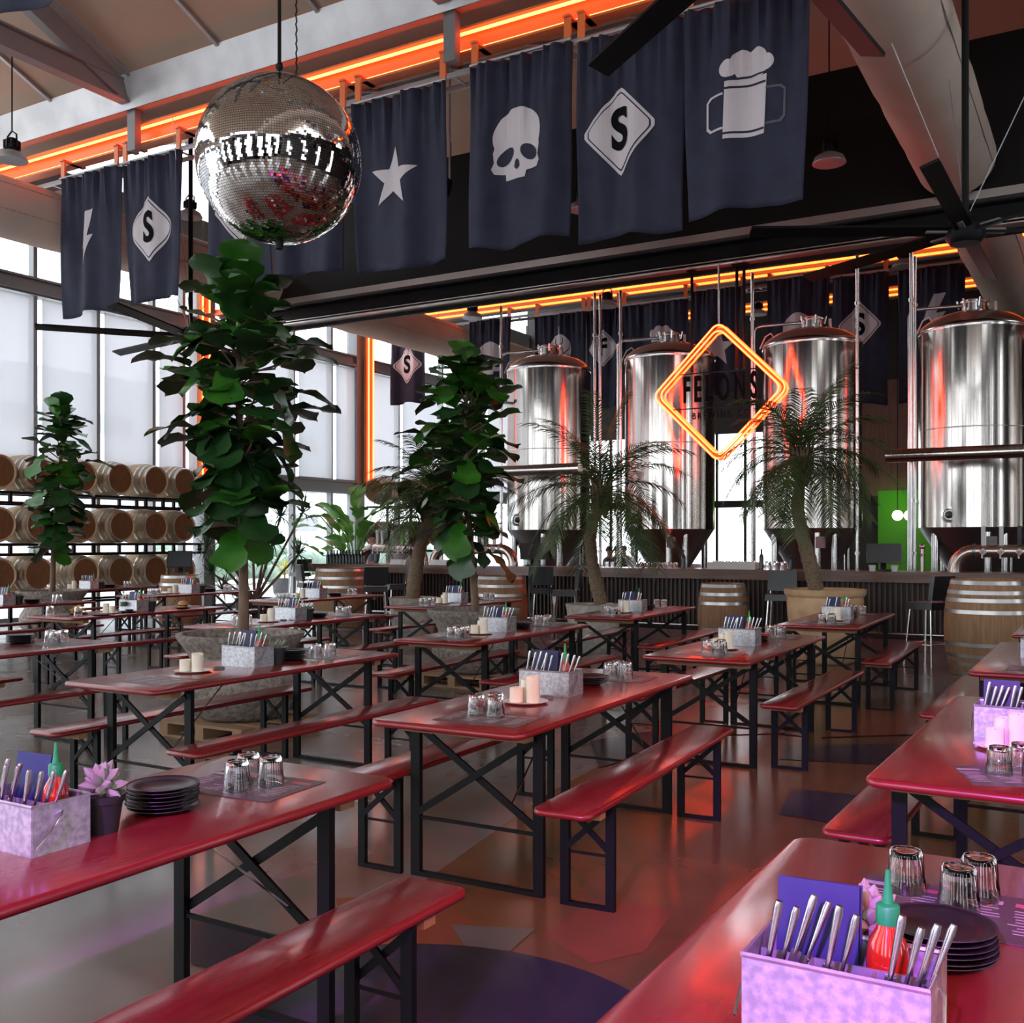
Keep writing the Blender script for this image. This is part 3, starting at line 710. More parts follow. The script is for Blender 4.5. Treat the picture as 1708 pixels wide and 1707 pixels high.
def fan(c, R_, rot, label, nb=6, rod=5):
    t = thing('ceiling_fan', label, 'fan', (c.x, c.y, c.z), YAW+rot, 'large black ceiling fans')
    MB().lathe([(.0001, -.16), (.15, -.16), (.20, -.10), (.20, .02), (.14, .10), (.05, .16), (.0001, .16)], 24).obj('hub', 'black_steel', t)
    MB().tube([(0, 0, .12), (0, 0, rod)], .038, 10).obj('drop_rod', 'black_steel', t)
    for k in range(nb):
        a = 2*PI*k/nb; M = Matrix.Rotation(a, 4, 'Z')
        mb = MB(); mb.box(((R_+.15)/2+.03, 0, -.02), (R_-.15, .17, .028), 0, M @ Matrix.Rotation(.30, 4, 'X')); mb.obj('blade', 'black_steel', t)
        q = MB().bar(M @ Vector((.1, 0, -.02)), M @ Vector((.42, 0, -.02)), .06, .05).obj('blade_arm', 'grey_steel', t)
    for k in range(3):
        a = 2*PI*k/3+.3; MB().tube([(.05*math.cos(a), .05*math.sin(a), .18), (1.5*math.cos(a), 1.5*math.sin(a), 3.0)], .006, 5).obj('guy_wire', 'pale_steel', t)
fan(at(1610, 382, D=11), 2.25, math.radians(59), 'large black ceiling fan hanging beside the end of the thick duct')
fan(at(318, 560, D=17), 2.3, math.radians(20), 'black ceiling fan mostly hidden by the tallest fig crown', rod=3.6)
fan(at(1271, -133, D=5.6), 1.85, math.radians(53), 'black ceiling fan above the frame with two blades reaching down across banners and duct', rod=4)

def pendant(px, py, wpx, label):
    D = .46*FPX/wpx; p = at(px, py, D=D)
    t = thing('high_bay_lamp', label, 'lamp', (p.x, p.y, p.z), 0, 'high bay lamps under the roof')
    MB().lathe([(.23, -.06), (.235, -.05), (.20, .03), (.10, .09), (.085, .10), (.085, .10), (.0001, .10)], 28).obj('shade', 'pale_steel', t)
    MB().lathe([(.0001, -.035), (.215, -.045)], 24).obj('lens', 'tap_white', t)
    mb = MB(); mb.lathe([(.09, .10), (.11, .12), (.11, .24), (.07, .28), (.0001, .28)], 18)
    for k in range(10):
        a = k*PI/5; mb.box((.115*math.cos(a), .115*math.sin(a), .18), (.02, .02, .12))
    mb.obj('heat_sink', 'black_steel', t)
    MB().tube([(-.12, 0, .14), (-.11, 0, .33), (0, 0, .40), (.11, 0, .33), (.12, 0, .14)], .014, 6).obj('hanging_bracket', 'black_steel', t)
    top = zR(p.y)-p.z+.03
    MB().tube([(0, 0, .39), (0, 0, top)], .012, 6).obj('suspension_cable', 'black_steel', t)
for a in ((20, 262, 50, 'black high bay lamp hanging alone over the front duct'), (317, 358, 40, 'black high bay lamp behind the thin fan rod and mirror ball'),
          (752, 388, 34, 'high bay lamp peeping out between the star and skull banners'), (1383, 266, 54, 'high bay lamp hanging beside the beer mug banner'),
          (788, 527, 33, 'distant high bay lamp above the skull banner over the bar'), (1013, 508, 33, 'distant high bay lamp behind the pair of steel poles'),
          (1187, 480, 31, 'distant high bay lamp above the apex of the neon sign'), (1265, 522, 28, 'distant high bay lamp between the star and skull banners behind the tanks'),
          (1508, 440, 39, 'distant high bay lamp crossed by a fan blade'), (972, 345, 47, 'high bay lamp showing in the gap between skull and S banners')):
    pendant(*a)
p = at(745, 305, Y=15.5)
t = thing('spotlight', 'small dazzling white spotlight shining between the star and skull banners', 'light', (p.x, p.y, p.z))
M = Matrix.Rotation(YAW+.12, 4, 'Z') @ Matrix.Rotation(-.35, 4, 'X') @ Matrix.Rotation(PI/2, 4, 'X')
MB().lathe([(.0001, -.28), (.08, -.28), (.10, -.02), (.11, 0)], 16, M=M).obj('housing', 'black_steel', t)
MB().lathe([(.0001, -.005), (.085, -.005)], 16, M=M).obj('lens', 'lamp_glow', t)
MB().tube([(0, .1, .05), (0, .1, zB(15.5)-p.z)], .02, 6).obj('perforated_hanger', 'pale_steel', t)

# ------------------------------------------------------------------ barrels
def barrel_mesh(L, rb, rh, oak='barrel_oak', head='barrel_head', hoops=(.06, .16, .30), n=36):
    def R_(z): return rb-(rb-rh)*(2*abs(z)/L)**2
    prof = [(rh-.03, -L/2+.03), (rh-.012, -L/2)]+[(R_(-L/2+L*k/20), -L/2+L*k/20) for k in range(21)]+[(rh-.012, L/2), (rh-.03, L/2-.03)]
    return prof, R_
def barrel(name, label, loc, rot, L, rb, rh, oak, group=None, hoops=(.035, .16, .30), bung=True):
    t = thing(name, label, 'barrel', loc, 0, group); t.rotation_euler = rot
    prof, R_ = barrel_mesh(L, rb, rh)
    mb = MB(); mb.lathe(prof, 40); mb.obj('staves', oak, t)
    for s in (-1, 1):
        MB().lathe([(.0001, s*(L/2-.025)), (rh-.02, s*(L/2-.025))], 32).obj('head', 'barrel_head' if oak == 'barrel_oak' else 'barrel_old', t)
        for hz in hoops:
            z = s*(L/2-hz*L); wdt = .022
            MB().lathe([(R_(z-wdt)+.001, z-wdt), (R_(z-wdt)+.005, z-wdt), (R_(z+wdt)+.005, z+wdt), (R_(z+wdt)+.001, z+wdt)], 40, caps=False).obj('hoop', 'hoop', t)
    if bung:
        M = Matrix.Rotation(2.6, 4, 'Z') @ Matrix.Translation((R_(0)-.01, 0, 0)) @ Matrix.Rotation(PI/2, 4, 'Y')
        MB().lathe([(.03, 0), (.03, .018), (.0001, .018)], 12, M=M).obj('bung', 'screen', t)
    return t
YB_ = [10.95, 11.70, 12.62, 13.43, 14.28, 15.03]
tier = {2.77: 'top', 1.86: 'middle', .98: 'bottom'}
pr = None
for z in (2.77, 1.86, .98):
    for k, y in enumerate(YB_):
        where = ['cut by the frame edge', 'partly behind the small fig', 'just past the small fig', 'third from the door end', 'second from the door end', 'at the door end'][k]
        lb = f'pale oak wine barrel on {tier[z]} tier of the rack, {where}'
        dx = random.uniform(-.04, .04)
        if pr is None: pr = proto(barrel('wine_barrel', lb, (-16.98+dx, y, z), (0, PI/2, 0), .94, .355, .285, 'barrel_oak', 'wine barrels lying in the steel rack')); snapshot()
        else: dup(pr, (-16.98+dx, y, z), 0, lb, 'wine barrels lying in the steel rack', rot=(Matrix.Rotation(PI/2, 3, 'Y') @ Matrix.Rotation(random.uniform(-.6, .6), 3, 'Z')).to_euler())
PROTO.clear()
t = thing('barrel_rack', 'dark steel rack holding three tiers of wine barrels along the windows', 'rack', (-16.95, 12.6, 0))
ups = [at(px, 850, X=-16.55).y for px in (17, 123, 156, 243, 272, 333)]+[9.6]
for z in (2.77, 1.86, .98):
    for x in (.40, -.38):
        for dz in (-.352, -.53): MB().box((x, -.05, z+dz), (.045, 6.1, .045)).obj('rail', 'black_steel', t)
        zl = z-.53 if z > 1 else 0
        for y in ups: MB().box((x, y-12.6, (z-.352+zl)/2), (.055, .055, z-.352-zl)).obj('upright', 'black_steel', t)
    for y in YB_:
        for s in (-1, 1): MB().box((0, y-12.6+s*.2, z-.35), (.8, .04, .05)).obj('cradle_bar', 'black_steel', t)
# second rack seen far behind the bar
pf = None
for i, (px, py) in enumerate(((640, 820), (692, 820), (744, 820), (640, 893), (692, 893), (744, 893))):
    p = at(px, py, Y=21.3)
    lb = ['distant upper wine barrel nearest the strelitzia', 'distant upper wine barrel behind the thick palm crown', 'distant upper wine barrel behind the second fig crown', 'distant lower wine barrel nearest the strelitzia', 'distant lower wine barrel just behind the bartender', 'distant lower wine barrel behind the second fig leaves'][i]
    if pf is None: pf = proto(barrel('wine_barrel', lb, p, (PI/2, 0, .15), .94, .355, .285, 'barrel_oak', 'distant wine barrels behind the bar')); snapshot()
    else: dup(pf, p, 0, lb, 'distant wine barrels behind the bar', rot=(PI/2, 0, .15))
PROTO.clear()
mb = MB()
t = thing('distant_barrel_rack', 'distant steel rack behind the bar carrying wine barrels by the windows', 'rack', (0, 0, 0))
a, b = at(625, 900, Y=21.3), at(790, 900, Y=21.3)
for z in (1.33, 2.44): MB().box(((a.x+b.x)/2, 21.4, z-.0), (b.x-a.x, .9, .05)).obj('shelf_rail', 'black_steel', t)
for k in range(5): MB().box((a.x+(b.x-a.x)*k/4, 21.84, 1.35), (.05, .05, 2.7)).obj('upright', 'black_steel', t)
mb = MB()
# upright barrels used as bar tables
barrel('large_oak_puncheon', 'large upright oak puncheon barrel at the frame edge under the diamond badged taps', (at(1648, 1000, Y=13.35).x, 13.4, .56), (0, 0, 0), 1.12, .49, .41, 'barrel_old', hoops=(.03, .13, .21, .33))
barrel('upright_barrel', 'upright oak barrel with shiny hoops and a black bung, before the slatted bar', (at(1206, 1000, Y=14.75).x, 14.75, .475), (0, 0, 0), .95, .37, .31, 'barrel_old')
barrel('upright_barrel', 'upright oak barrel lit orange on one side, beside two black stools', (at(836, 1000, Y=14.3).x, 14.3, .51), (0, 0, 0), 1.02, .43, .36, 'barrel_old')
barrel('upright_barrel', 'wide upright oak barrel near the window end of the bar with stools around', (at(571, 1000, Y=14.4).x, 14.4, .55), (0, 0, 0), 1.1, .52, .45, 'barrel_old')
barrel('upright_barrel', 'upright barrel carrying a black monitor beside the barrel rack', (at(300, 990, Y=12.4).x, 12.4, .5), (0, 0, 0), 1.0, .36, .30, 'barrel_old')

def monitor(p, rz, label, wd=.42):
    t = thing('till_monitor', label, 'monitor', p, rz)
    MB().box((0, .05, .012), (.24, .20, .024)).obj('base', 'screen', t); MB().bar((0, .08, .02), (0, .05, .22), .08, .05).obj('stand', 'screen', t)
    M = Matrix.Translation((0, 0, .26)) @ Matrix.Rotation(-.25, 4, 'X'); MB().box((0, 0, 0), (wd, .035, .29), 0, M).obj('screen_back', 'screen', t)
    MB().box((0, -.02, 0), (wd-.03, .006, .26), 0, M).obj('display', 'vinyl', t)
p = at(300, 990, Y=12.4); monitor((p.x, 12.4, 1.0), YAW, 'black till monitor on a barrel beside the barrel rack')
p = at(897, 930, Y=16.1); monitor((p.x, 15.95, 1.13), YAW+.25, 'black till monitor on the bar under the first tank cone', .5)
p = at(1478, 930, Y=16.1); monitor((p.x, 15.95, 1.13), YAW-.15, 'black till monitor on the bar before the green lit wall', .5)

# ------------------------------------------------------------------ potted trees
def pot_urn(name, label, p, rs, zs, m):
    t = thing(name, label, 'plant', (p.x, p.y, 0)); prof = list(zip(rs, zs))
    k = max(range(len(zs)), key=lambda i: zs[i]); r, z = prof[k]
    MB().lathe(prof+[(r-.05, z), (r-.07, z-.10)], 48).obj('pot', m, t)
    MB().lathe([(.0001, z-.07), (r*.4, z-.06), (r-.055, z-.085)], 32).obj('soil', 'soil', t)
    return t
URN = [.30, .36, .44, .465, .45, .40, .385, .42, .49, .51, .515]
URNZ = [.13, .16, .28, .38, .46, .54, .58, .66, .76, .79, .82]
def leaf(mb, base, d, up, L, W, mi, rr, curl=.5):
    d = Vector(d).normalized(); x = d.cross(Vector(up)); x = x.normalized() if x.length > 1e-3 else Vector((1, 0, 0)); u = x.cross(d)
    prof = [(0, .03), (.08, .12), (.25, .55), (.42, .62), (.55, .60), (.72, .95), (.86, .90), (.95, .55), (1, .08)]
    vs = []; ph = rr.uniform(0, 6)
    for tt, ww in prof:
        dz = -curl*L*(tt**2)*.55+.0; c = Vector(base)+d*(L*tt*(1-.12*curl*tt))+u*dz
        wv = .05*L*math.sin(tt*11+ph)
        vs += [c-x*W*ww+u*(.16*W+wv), c, c+x*W*ww+u*(.16*W-wv)]
    mb.add(vs, [(3*i+j, 3*i+j+1, 3*i+4+j, 3*i+3+j) for i in range(len(prof)-1) for j in (0, 1)], mi, True)
def fig_tree(p, pot_name, label, z0, z1, Rc, nleaf, L, lean=(0, 0), seed=1, profile=None, side=2):
    rr = random.Random(seed)
    t = pot_urn(pot_name, label, p, URN, URNZ, 'stone_pot')
    def axis(z): k = (z-.75)/(z1-.75); return Vector((lean[0]*k+.03*math.sin(k*5+seed), lean[1]*k, z))
    zz = [.74+(z1-.25-.74)*k/14 for k in range(15)]
    tr = MB().tube([axis(z) for z in zz], [.045-.03*k/14 for k in range(15)], 10).obj('trunk', 'bark', t)
    mb = MB(); br = MB()
    ga = 2.39996
    for i in range(nleaf):
        k = ((i+.5)/nleaf)**.82; z = z0+(z1-z0)*k; a = i*ga+rr.uniform(-.3, .3)
        rad = Rc*(profile(k) if profile else 1)*rr.uniform(.25, 1.0); c = axis(min(z, z1-.2)); c.z = z-.10
        base = c+Vector((math.cos(a), math.sin(a), 0))*max(0, rad-L*.55)
        el = rr.uniform(-.75, .55)+(1.0 if k > .92 else .45 if k > .7 else .05)
        d = (math.cos(a)*math.cos(el), math.sin(a)*math.cos(el), math.sin(el))
        base += Vector((0, 0, rr.uniform(-.08, .08)))
        if rad > L*.7: br.tube([c-Vector((0, 0, .10)), base], .009, 5)
        leaf(mb, base, d, (0, 0, 1), L*rr.uniform(.8, 1.15), L*.46*rr.uniform(.8, 1.1), 0 if rr.random() < (.65 if k > .55 else .25) else 1, rr, rr.uniform(.2, 1.0))
    mb.obj('foliage', ['leaf_green', 'leaf_dark'], t); br.obj('branches', 'bark', t)
    return t
p1 = at(402, 1222, z=0); p2 = at(790, 1140, z=0); p3 = at(87, 985, z=.82); p3.z = 0
fig_tree(p1, 'potted_fig_tree', 'tallest fiddle leaf fig in a stone urn under the mirror ball', 1.72, 3.72, .66, 150, .42, (-.0, .0), 1, lambda k: .45+1.2*k if k < .4 else (1.0 if k < .82 else .7))
fig_tree(p2, 'potted_fig_tree', 'fiddle leaf fig in a wide stone urn on a pallet before the first tank', 1.6, 3.6, .70, 125, .43, (-.08, -.05), 2, lambda k: 1-.7*abs(k-.55) if k < .85 else .45)
fig_tree(p3, 'potted_fig_tree', 'smaller fiddle leaf fig in front of the wine barrel rack', 1.5, 3.62, .64, 95, .40, (.12, .1), 3, lambda k: .40+.75*k if k < .8 else .6)
for p, lb in ((p1, 'timber pallet under the tallest fig urn'), (p2, 'timber pallet under the second fig urn'), (p3, 'timber pallet under the fig urn by the barrel rack')):
    t = thing('pallet', lb, 'pallet', (p.x, p.y, 0), 0, 'pallets under the fig urns')
    for y in (-.38, -.19, 0, .19, .38): MB().box((0, y, .12), (.9, .13, .02)).obj('deck_board', 'pallet_wood', t)
    for x in (-.4, 0, .4): MB().box((x, 0, .065), (.09, .9, .09)).obj('bearer', 'pallet_wood', t)
    for y in (-.38, 0, .38): MB().box((0, y, .01), (.9, .1, .02)).obj('base_board', 'pallet_wood', t)
def frond(mb, base, a, el, L, rr, droop, mi=0, lw=.0155, nl=36, ll=.34):
    d = Vector((math.cos(a)*math.cos(el), math.sin(a)*math.cos(el), math.sin(el))); path = []; pnt = Vector(base); n = 12
    for k in range(n+1):
        path.append(pnt.copy()); pnt = pnt+d*(L/n); d = (d+Vector((0, 0, -droop/n))).normalized()
    mb.tube(path, [.011-.008*k/n for k in range(n+1)], 4, mi, False)
    for k in range(nl):
        f = .16+.84*k/nl; i = min(int(f*n), n-1); q = path[i].lerp(path[i+1], f*n-i); tg = (path[i+1]-path[i]).normalized()
        sd = tg.cross(Vector((0, 0, 1)));  sd = sd.normalized() if sd.length > 1e-3 else Vector((1, 0, 0))
        l = ll*(1.1-abs(f-.45)*.9)
        for s in (-1, 1):
            dd = (sd*s*.8+tg*.75+Vector((0, 0, rr.uniform(-.05, .25)))).normalized(); w = tg*lw
            m = q+dd*l*.55+Vector((0, 0, -.02)); e = q+dd*l+Vector((0, 0, -.10*l/.3))
            mb.add([q-w*.5, q+w*.5, m+w*.6, m-w*.6, e], [(0, 1, 2, 3), (3, 2, 4)], mi)
def palm_tree(p, label, rs, zs, m, path, nf, L, seed, droop=1.3, r0=.10):
    rr = random.Random(seed); t = pot_urn('potted_palm', label, p, rs, zs, m)
    n = len(path); rad = [r0*(1.12-.35*k/(n-1))*(1+.10*(k % 2)) for k in range(n)]
    P2 = []; R2 = []
    for k in range((n-1)*6+1):
        i = min(k//6, n-2); f = k/6-i; P2.append(Vector(path[i]).lerp(Vector(path[i+1]), f)); R2.append((rad[i]*(1-f)+rad[i+1]*f)*(1.06 if k % 2 else .95))
    MB().tube(P2, R2, 14).obj('trunk', 'palm_bark', t)
    top = Vector(path[-1]); sk = MB()
    for k in range(26):
        a = k*2.4; sk.tube([top+Vector((.05*math.cos(a), .05*math.sin(a), -.28+.012*k)), top+Vector((.13*math.cos(a), .13*math.sin(a), -.10+.014*k)), top+Vector((.16*math.cos(a), .16*math.sin(a), .06+.012*k))], [.03, .022, .006], 5)
    sk.obj('leaf_bases', 'palm_bark', t)
    mb = MB()
    for k in range(nf):
        f = (k+.5)/nf; el = 1.4-1.75*f+rr.uniform(-.15, .15); frond(mb, top+Vector((0, 0, .05)), k*2.39996+rr.uniform(-.2, .2), el, L*rr.uniform(.8, 1.05), rr, droop*rr.uniform(.8, 1.2), 0)
    mb.obj('fronds', 'leaf_palm', t); return t
q1 = at(690, 1072, z=0); q2 = at(990, 1092, z=0); q3 = at(1376, 1105, z=0)
def rel(q, pts, Y=None):  # trunk waypoints measured in the plane facing the camera through the pot
    D = q.dot(FW); out = []
    for px, py in pts: v = at(px, py, D=D)-q; out.append((v.x, v.y, v.z))
    return out
BOWL = ([.22, .27, .33, .36, .37, .385, .395], [0, .05, .25, .45, .6, .68, .70])
palm_tree(q1, 'date palm with thick straight trunk in a pale pot by the neon column', *BOWL, 'stone_pale', rel(q1, [(688, 1004), (692, 960), (699, 920), (710, 885), (722, 850), (728, 838)]), 44, 1.35, 5, 1.5)
palm_tree(q2, 'slender date palm drooping over the bar below the neon sign', *BOWL, 'stone_pale', rel(q2, [(1003, 1008), (995, 975), (988, 940), (984, 900), (990, 870), (1003, 830)]), 36, 1.55, 6, 1.8, .085)
TC = ([.33, .36, .42, .47, .48, .475, .50, .515, .515], [0, .02, .3, .6, .78, .85, .87, .90, .95])
palm_tree(q3, 'date palm with leaning trunk in a large terracotta pot', *TC, 'terracotta', rel(q3, [(1362, 985), (1351, 940), (1338, 890), (1330, 850), (1333, 815), (1337, 775)]), 38, 1.45, 7, 1.75, .085)

def dracaena(p, label, stems, seed, m='leaf_spiky'):
    rr = random.Random(seed); t = pot_urn('potted_dracaena', label, p, [.25, .32, .36, .37], [0, .1, .4, .5], 'pot_black'); mb = MB(); sm = MB()
    for dx, dy, z in stems:
        sm.tube([(0, 0, .42), (dx*.4, dy*.4, .42+(z-.42)*.4), (dx, dy, z)], [.03, .025, .018], 6)
        for k in range(46):
            a = k*2.4; el = 1.3-1.9*k/46+rr.uniform(-.15, .15); d = Vector((math.cos(a)*math.cos(el), math.sin(a)*math.cos(el), math.sin(el))); L = rr.uniform(.38, .55)
            x = d.cross(Vector((0, 0, 1))).normalized()*.016; b = Vector((dx, dy, z)); m_ = b+d*L*.6; e = b+d*L+Vector((0, 0, -.10))
            mb.add([b-x, b+x, m_+x*.8, m_-x*.8, e], [(0, 1, 2, 3), (3, 2, 4)])
    mb.obj('foliage', m, t); sm.obj('stems', 'bark', t)
pd = at(425, 1000, D=19.5); pd.z = 0
sp = []
for px, py in ((352, 955), (372, 985), (395, 940), (420, 875), (468, 862), (505, 855), (455, 905), (345, 915), (375, 905), (498, 925), (440, 930), (350, 880)):
    v = at(px, py, D=19.5+random.uniform(-.5, .5))-pd; sp.append((v.x, v.y, v.z))
dracaena(pd, 'large spiky dracaena with several stems beside the glass doors', sp, 4)
py_ = at(475, 945, X=-20.5); pz = py_.z; py_.z = 0
dracaena(py_, 'yellow spiky plant outside the glass doors', [(0, 0, pz-.1), (.2, .2, pz-.3)], 8, 'leaf_yellow')
ps = at(592, 935, D=24.6); ps.z = 0
t = pot_urn('potted_strelitzia', 'bright green broad leaved plant beside the bar end', ps, [.3, .38, .42, .43], [0, .1, .6, .75], 'pot_black'); rr = random.Random(9); mb = MB(); sm = MB()
for k in range(30):
    a = k*2.4; h = rr.uniform(1.2, 2.25); o = Vector((math.cos(a), math.sin(a), 0))*rr.uniform(.15, .95); b = Vector((0, 0, .65)); m_ = o*.5+Vector((0, 0, .6+h*.5)); e = o+Vector((0, 0, h))
    sm.tube([b, m_, e], .014, 5); leaf(mb, e, (o.x, o.y, rr.uniform(.0, .9)), (0, 0, 1), rr.uniform(.65, .95), .23, 0, rr, .6)
mb.obj('foliage', 'leaf_bright', t); sm.obj('stems', 'leaf_bright', t)

# ------------------------------------------------------------------ bar stools
def make_stool():
    t = thing('bar_stool', 'black vinyl bar stool with a padded back', 'stool')
    MB().box((0, 0, .76), (.40, .40, .09), taper=.94).obj('seat', 'vinyl', t)
    M = Matrix.Translation((0, -.20, .99)) @ Matrix.Rotation(.12, 4, 'X'); MB().box((0, 0, 0), (.42, .06, .30), 0, M, .96).obj('backrest', 'vinyl', t)
    for s in (-1, 1): MB().tube([(s*.17, -.16, .72), (s*.17, -.19, .86), (s*.17, -.20, 1.0)], .012, 6).obj('back_post', 'steel', t)
    for sx in (-1, 1):
        for sy in (-1, 1): MB().tube([(sx*.15, sy*.15, .72), (sx*.20, sy*.20, 0)], .013, 6).obj('leg', 'steel', t)
    MB().tube([(-.185, -.185, .28), (.185, -.185, .28), (.185, .185, .28), (-.185, .185, .28), (-.185, -.185, .28)], .010, 6).obj('foot_ring', 'steel', t)
    return t
ST = proto(make_stool())
for px, py, Y, rz, lb in ((626, 965, 14.05, YAW+.2, 'black bar stool seen from behind beside the wide barrel near the window end'), (664, 968, 14.9, YAW+1.9, 'black bar stool turned sideways between the wide barrel and first palm'),
    (518, 965, 14.6, YAW-1.1, 'black bar stool at the window end of the bar counter'), (905, 970, 14.9, YAW-PI+.1, 'black bar stool facing the camera beside the orange lit barrel'), (944, 975, 14.4, YAW+1.4, 'black bar stool turned sideways by the slender palm pot'),
    (1302, 985, 14.9, YAW+PI-.4, 'black bar stool behind the terracotta palm pot'), (1548, 1000, 13.9, YAW+.55, 'black bar stool standing alone beside the large puncheon')):
    p = at(px, py, Y=Y); dup(ST, (p.x, Y, 0), rz, lb, 'bar stools')
p = at(475, 960, D=25); dup(ST, (-17.2, p.y+.4, 0), 1.2, 'black bar stool in the bright doorway by the dracaena', 'bar stools')
retire()

# ------------------------------------------------------------------ beer tables and benches
def board_mesh(name, Lx, Ly, z0, z1, r=.06, e=.011):
    def outline(i):
        a, b, rr = Lx/2-i, Ly/2-i, max(r-i, .01); pts = []
        for cx, cy, a0 in ((a-rr, b-rr, 0), (-a+rr, b-rr, PI/2), (-a+rr, -b+rr, PI), (a-rr, -b+rr, 3*PI/2)):
            pts += [(cx+rr*math.cos(a0+PI/2*k/6), cy+rr*math.sin(a0+PI/2*k/6)) for k in range(7)]
        return pts
    rings = [(e, z0), (e*.3, z0+e*.3), (0, z0+e), (0, z1-e), (e*.3, z1-e*.3), (e, z1)]; n = 28; mb = MB(); vs = []
    for i, z in rings: vs += [(x, y, z) for x, y in outline(i)]
    fs = [(i*n+j, i*n+(j+1) % n, (i+1)*n+(j+1) % n, (i+1)*n+j) for i in range(5) for j in range(n)]
    mb.add(vs, fs, 1, True); k = len(rings)-1
    mb.f += [list(range(n))[::-1], list(range(k*n, k*n+n))]; mb.m += [1, 0]; mb.s += [False, False]
    return mb.mesh(name, ['board', 'board_edge'])
TW, TL = .78, 2.2
def make_table():
    t = thing('beer_table', 'red brown folding beer table', 'table')
    link('tabletop', board_mesh('tabletop', TW, TL, .741, .77), t)
    for s in (-1, 1):
        y = s*.80
        MB().box((0, s*.90, .721), (.66, .07, .04)).obj('batten', 'batten', t)
        for sx in (-1, 1): MB().box((sx*.325, y, .37), (.05, .028, .74)).obj('leg', 'black_steel', t)
        MB().bar((-.31, y, .70), (.31, y, .30), .012, .032).obj('brace', 'black_steel', t); MB().bar((.31, y+s*.014, .70), (-.31, y+s*.014, .30), .012, .032).obj('brace', 'black_steel', t)
        MB().bar((-.31, y, .275), (.31, y, .275), .014, .014).obj('cross_rod', 'black_steel', t)
        MB().bar((-.33, y, .012), (.33, y, .012), .03, .022).obj('foot_bar', 'black_steel', t)
        MB().bar((.18, y, .38), (.18, y-s*.42, .735), .006, .006).obj('stay', 'steel', t)
    return t
def make_bench():
    t = thing('beer_bench', 'red brown folding beer bench', 'bench')
    link('seat', board_mesh('seat', .26, TL, .452, .48, .05), t)
    for s in (-1, 1):
        y = s*.80
        MB().box((0, s*.90, .435), (.22, .06, .035)).obj('batten', 'batten', t)
        for sx in (-1, 1): MB().box((sx*.105, y, .225), (.04, .025, .452)).obj('leg', 'black_steel', t)
        MB().bar((-.09, y, .42), (.09, y, .26), .010, .025).obj('brace', 'black_steel', t); MB().bar((.09, y+s*.012, .42), (-.09, y+s*.012, .26), .010, .025).obj('brace', 'black_steel', t)
        MB().bar((-.09, y, .235), (.09, y, .235), .010, .010).obj('cross_rod', 'black_steel', t)
        MB().bar((-.11, y, .010), (.11, y, .010), .028, .02).obj('foot_bar', 'black_steel', t)
    return t
ROW = {'M': 'terracotta-palm row', 'R': 'puncheon row', 'C': 'slender-palm row', 'D': 'thick-palm row', 'E': 'fries row', 'F': 'barrel-rack row', 'G': 'row against the rack'}
ORD = ['first', 'second', 'third', 'fourth']
# key: (x, y, rotation, phrase that singles the table out, contents)
TB = {
 'T1': (-2.48, 1.73, -.004, 'table with the succulent', 'front'), 'T2': (-2.53, 4.79, .022, 'second table of the terracotta-palm row', 'full'),
 'T7': (-2.48, 7.80, .006, 'third table of the terracotta-palm row', 'full'), 'T8': (-2.45, 10.95, .025, 'last table before the terracotta palm', 'full'),
 'T3': (-.36, 1.73, 0, 'table nearest the camera', 'front'), 'T4': (-.33, 4.70, -.012, 'second table of the puncheon row', 'near'),
 'T5': (-.39, 7.98, 0, 'third table of the puncheon row', 'near'), 'T6': (-.37, 10.88, 0, 'table beside the puncheon', 'bare'),
 'C1': (-4.80, 4.90, -.003, 'table before the tallest fig', 'full'), 'C2': (-4.72, 7.89, .016, 'table before the second fig', 'full'), 'C3': (-4.75, 10.95, .04, 'table before the slender palm', 'full'),
 'D1': (-7.13, 4.45, 0, 'table with plates at the frame edge', 'far'), 'D2': (-7.23, 7.97, 0, 'table behind the tallest fig trunk', 'full'), 'D3': (-7.41, 11.3, .01, 'table before the thick-trunk palm', 'full'),
 'E1': (-9.72, 8.06, .02, 'table with fries and burger', 'meal'), 'E2': (-9.81, 11.33, 0, 'table by the wide barrel', 'full'),
 'F1': (-12.11, 8.05, 0, 'table beside the small fig urn', 'full'), 'F2': (-12.41, 11.38, 0, 'table before the dracaena', 'full'), 'G1': (-15.0, 11.55, 0, 'table against the barrel rack', 'full')}
TLAB = {'T1': 'red folding beer table with a succulent, plates and purple lit caddy', 'T3': 'red folding beer table closest to the camera under purple light'}
tp = proto(make_table()); BENCH0 = None
for k, (x, y, rz, ph, kind) in TB.items():
    dup(tp, (x, y, 0), rz, TLAB.get(k, 'red brown folding beer table, the '+ph), 'folding beer tables')
retire()
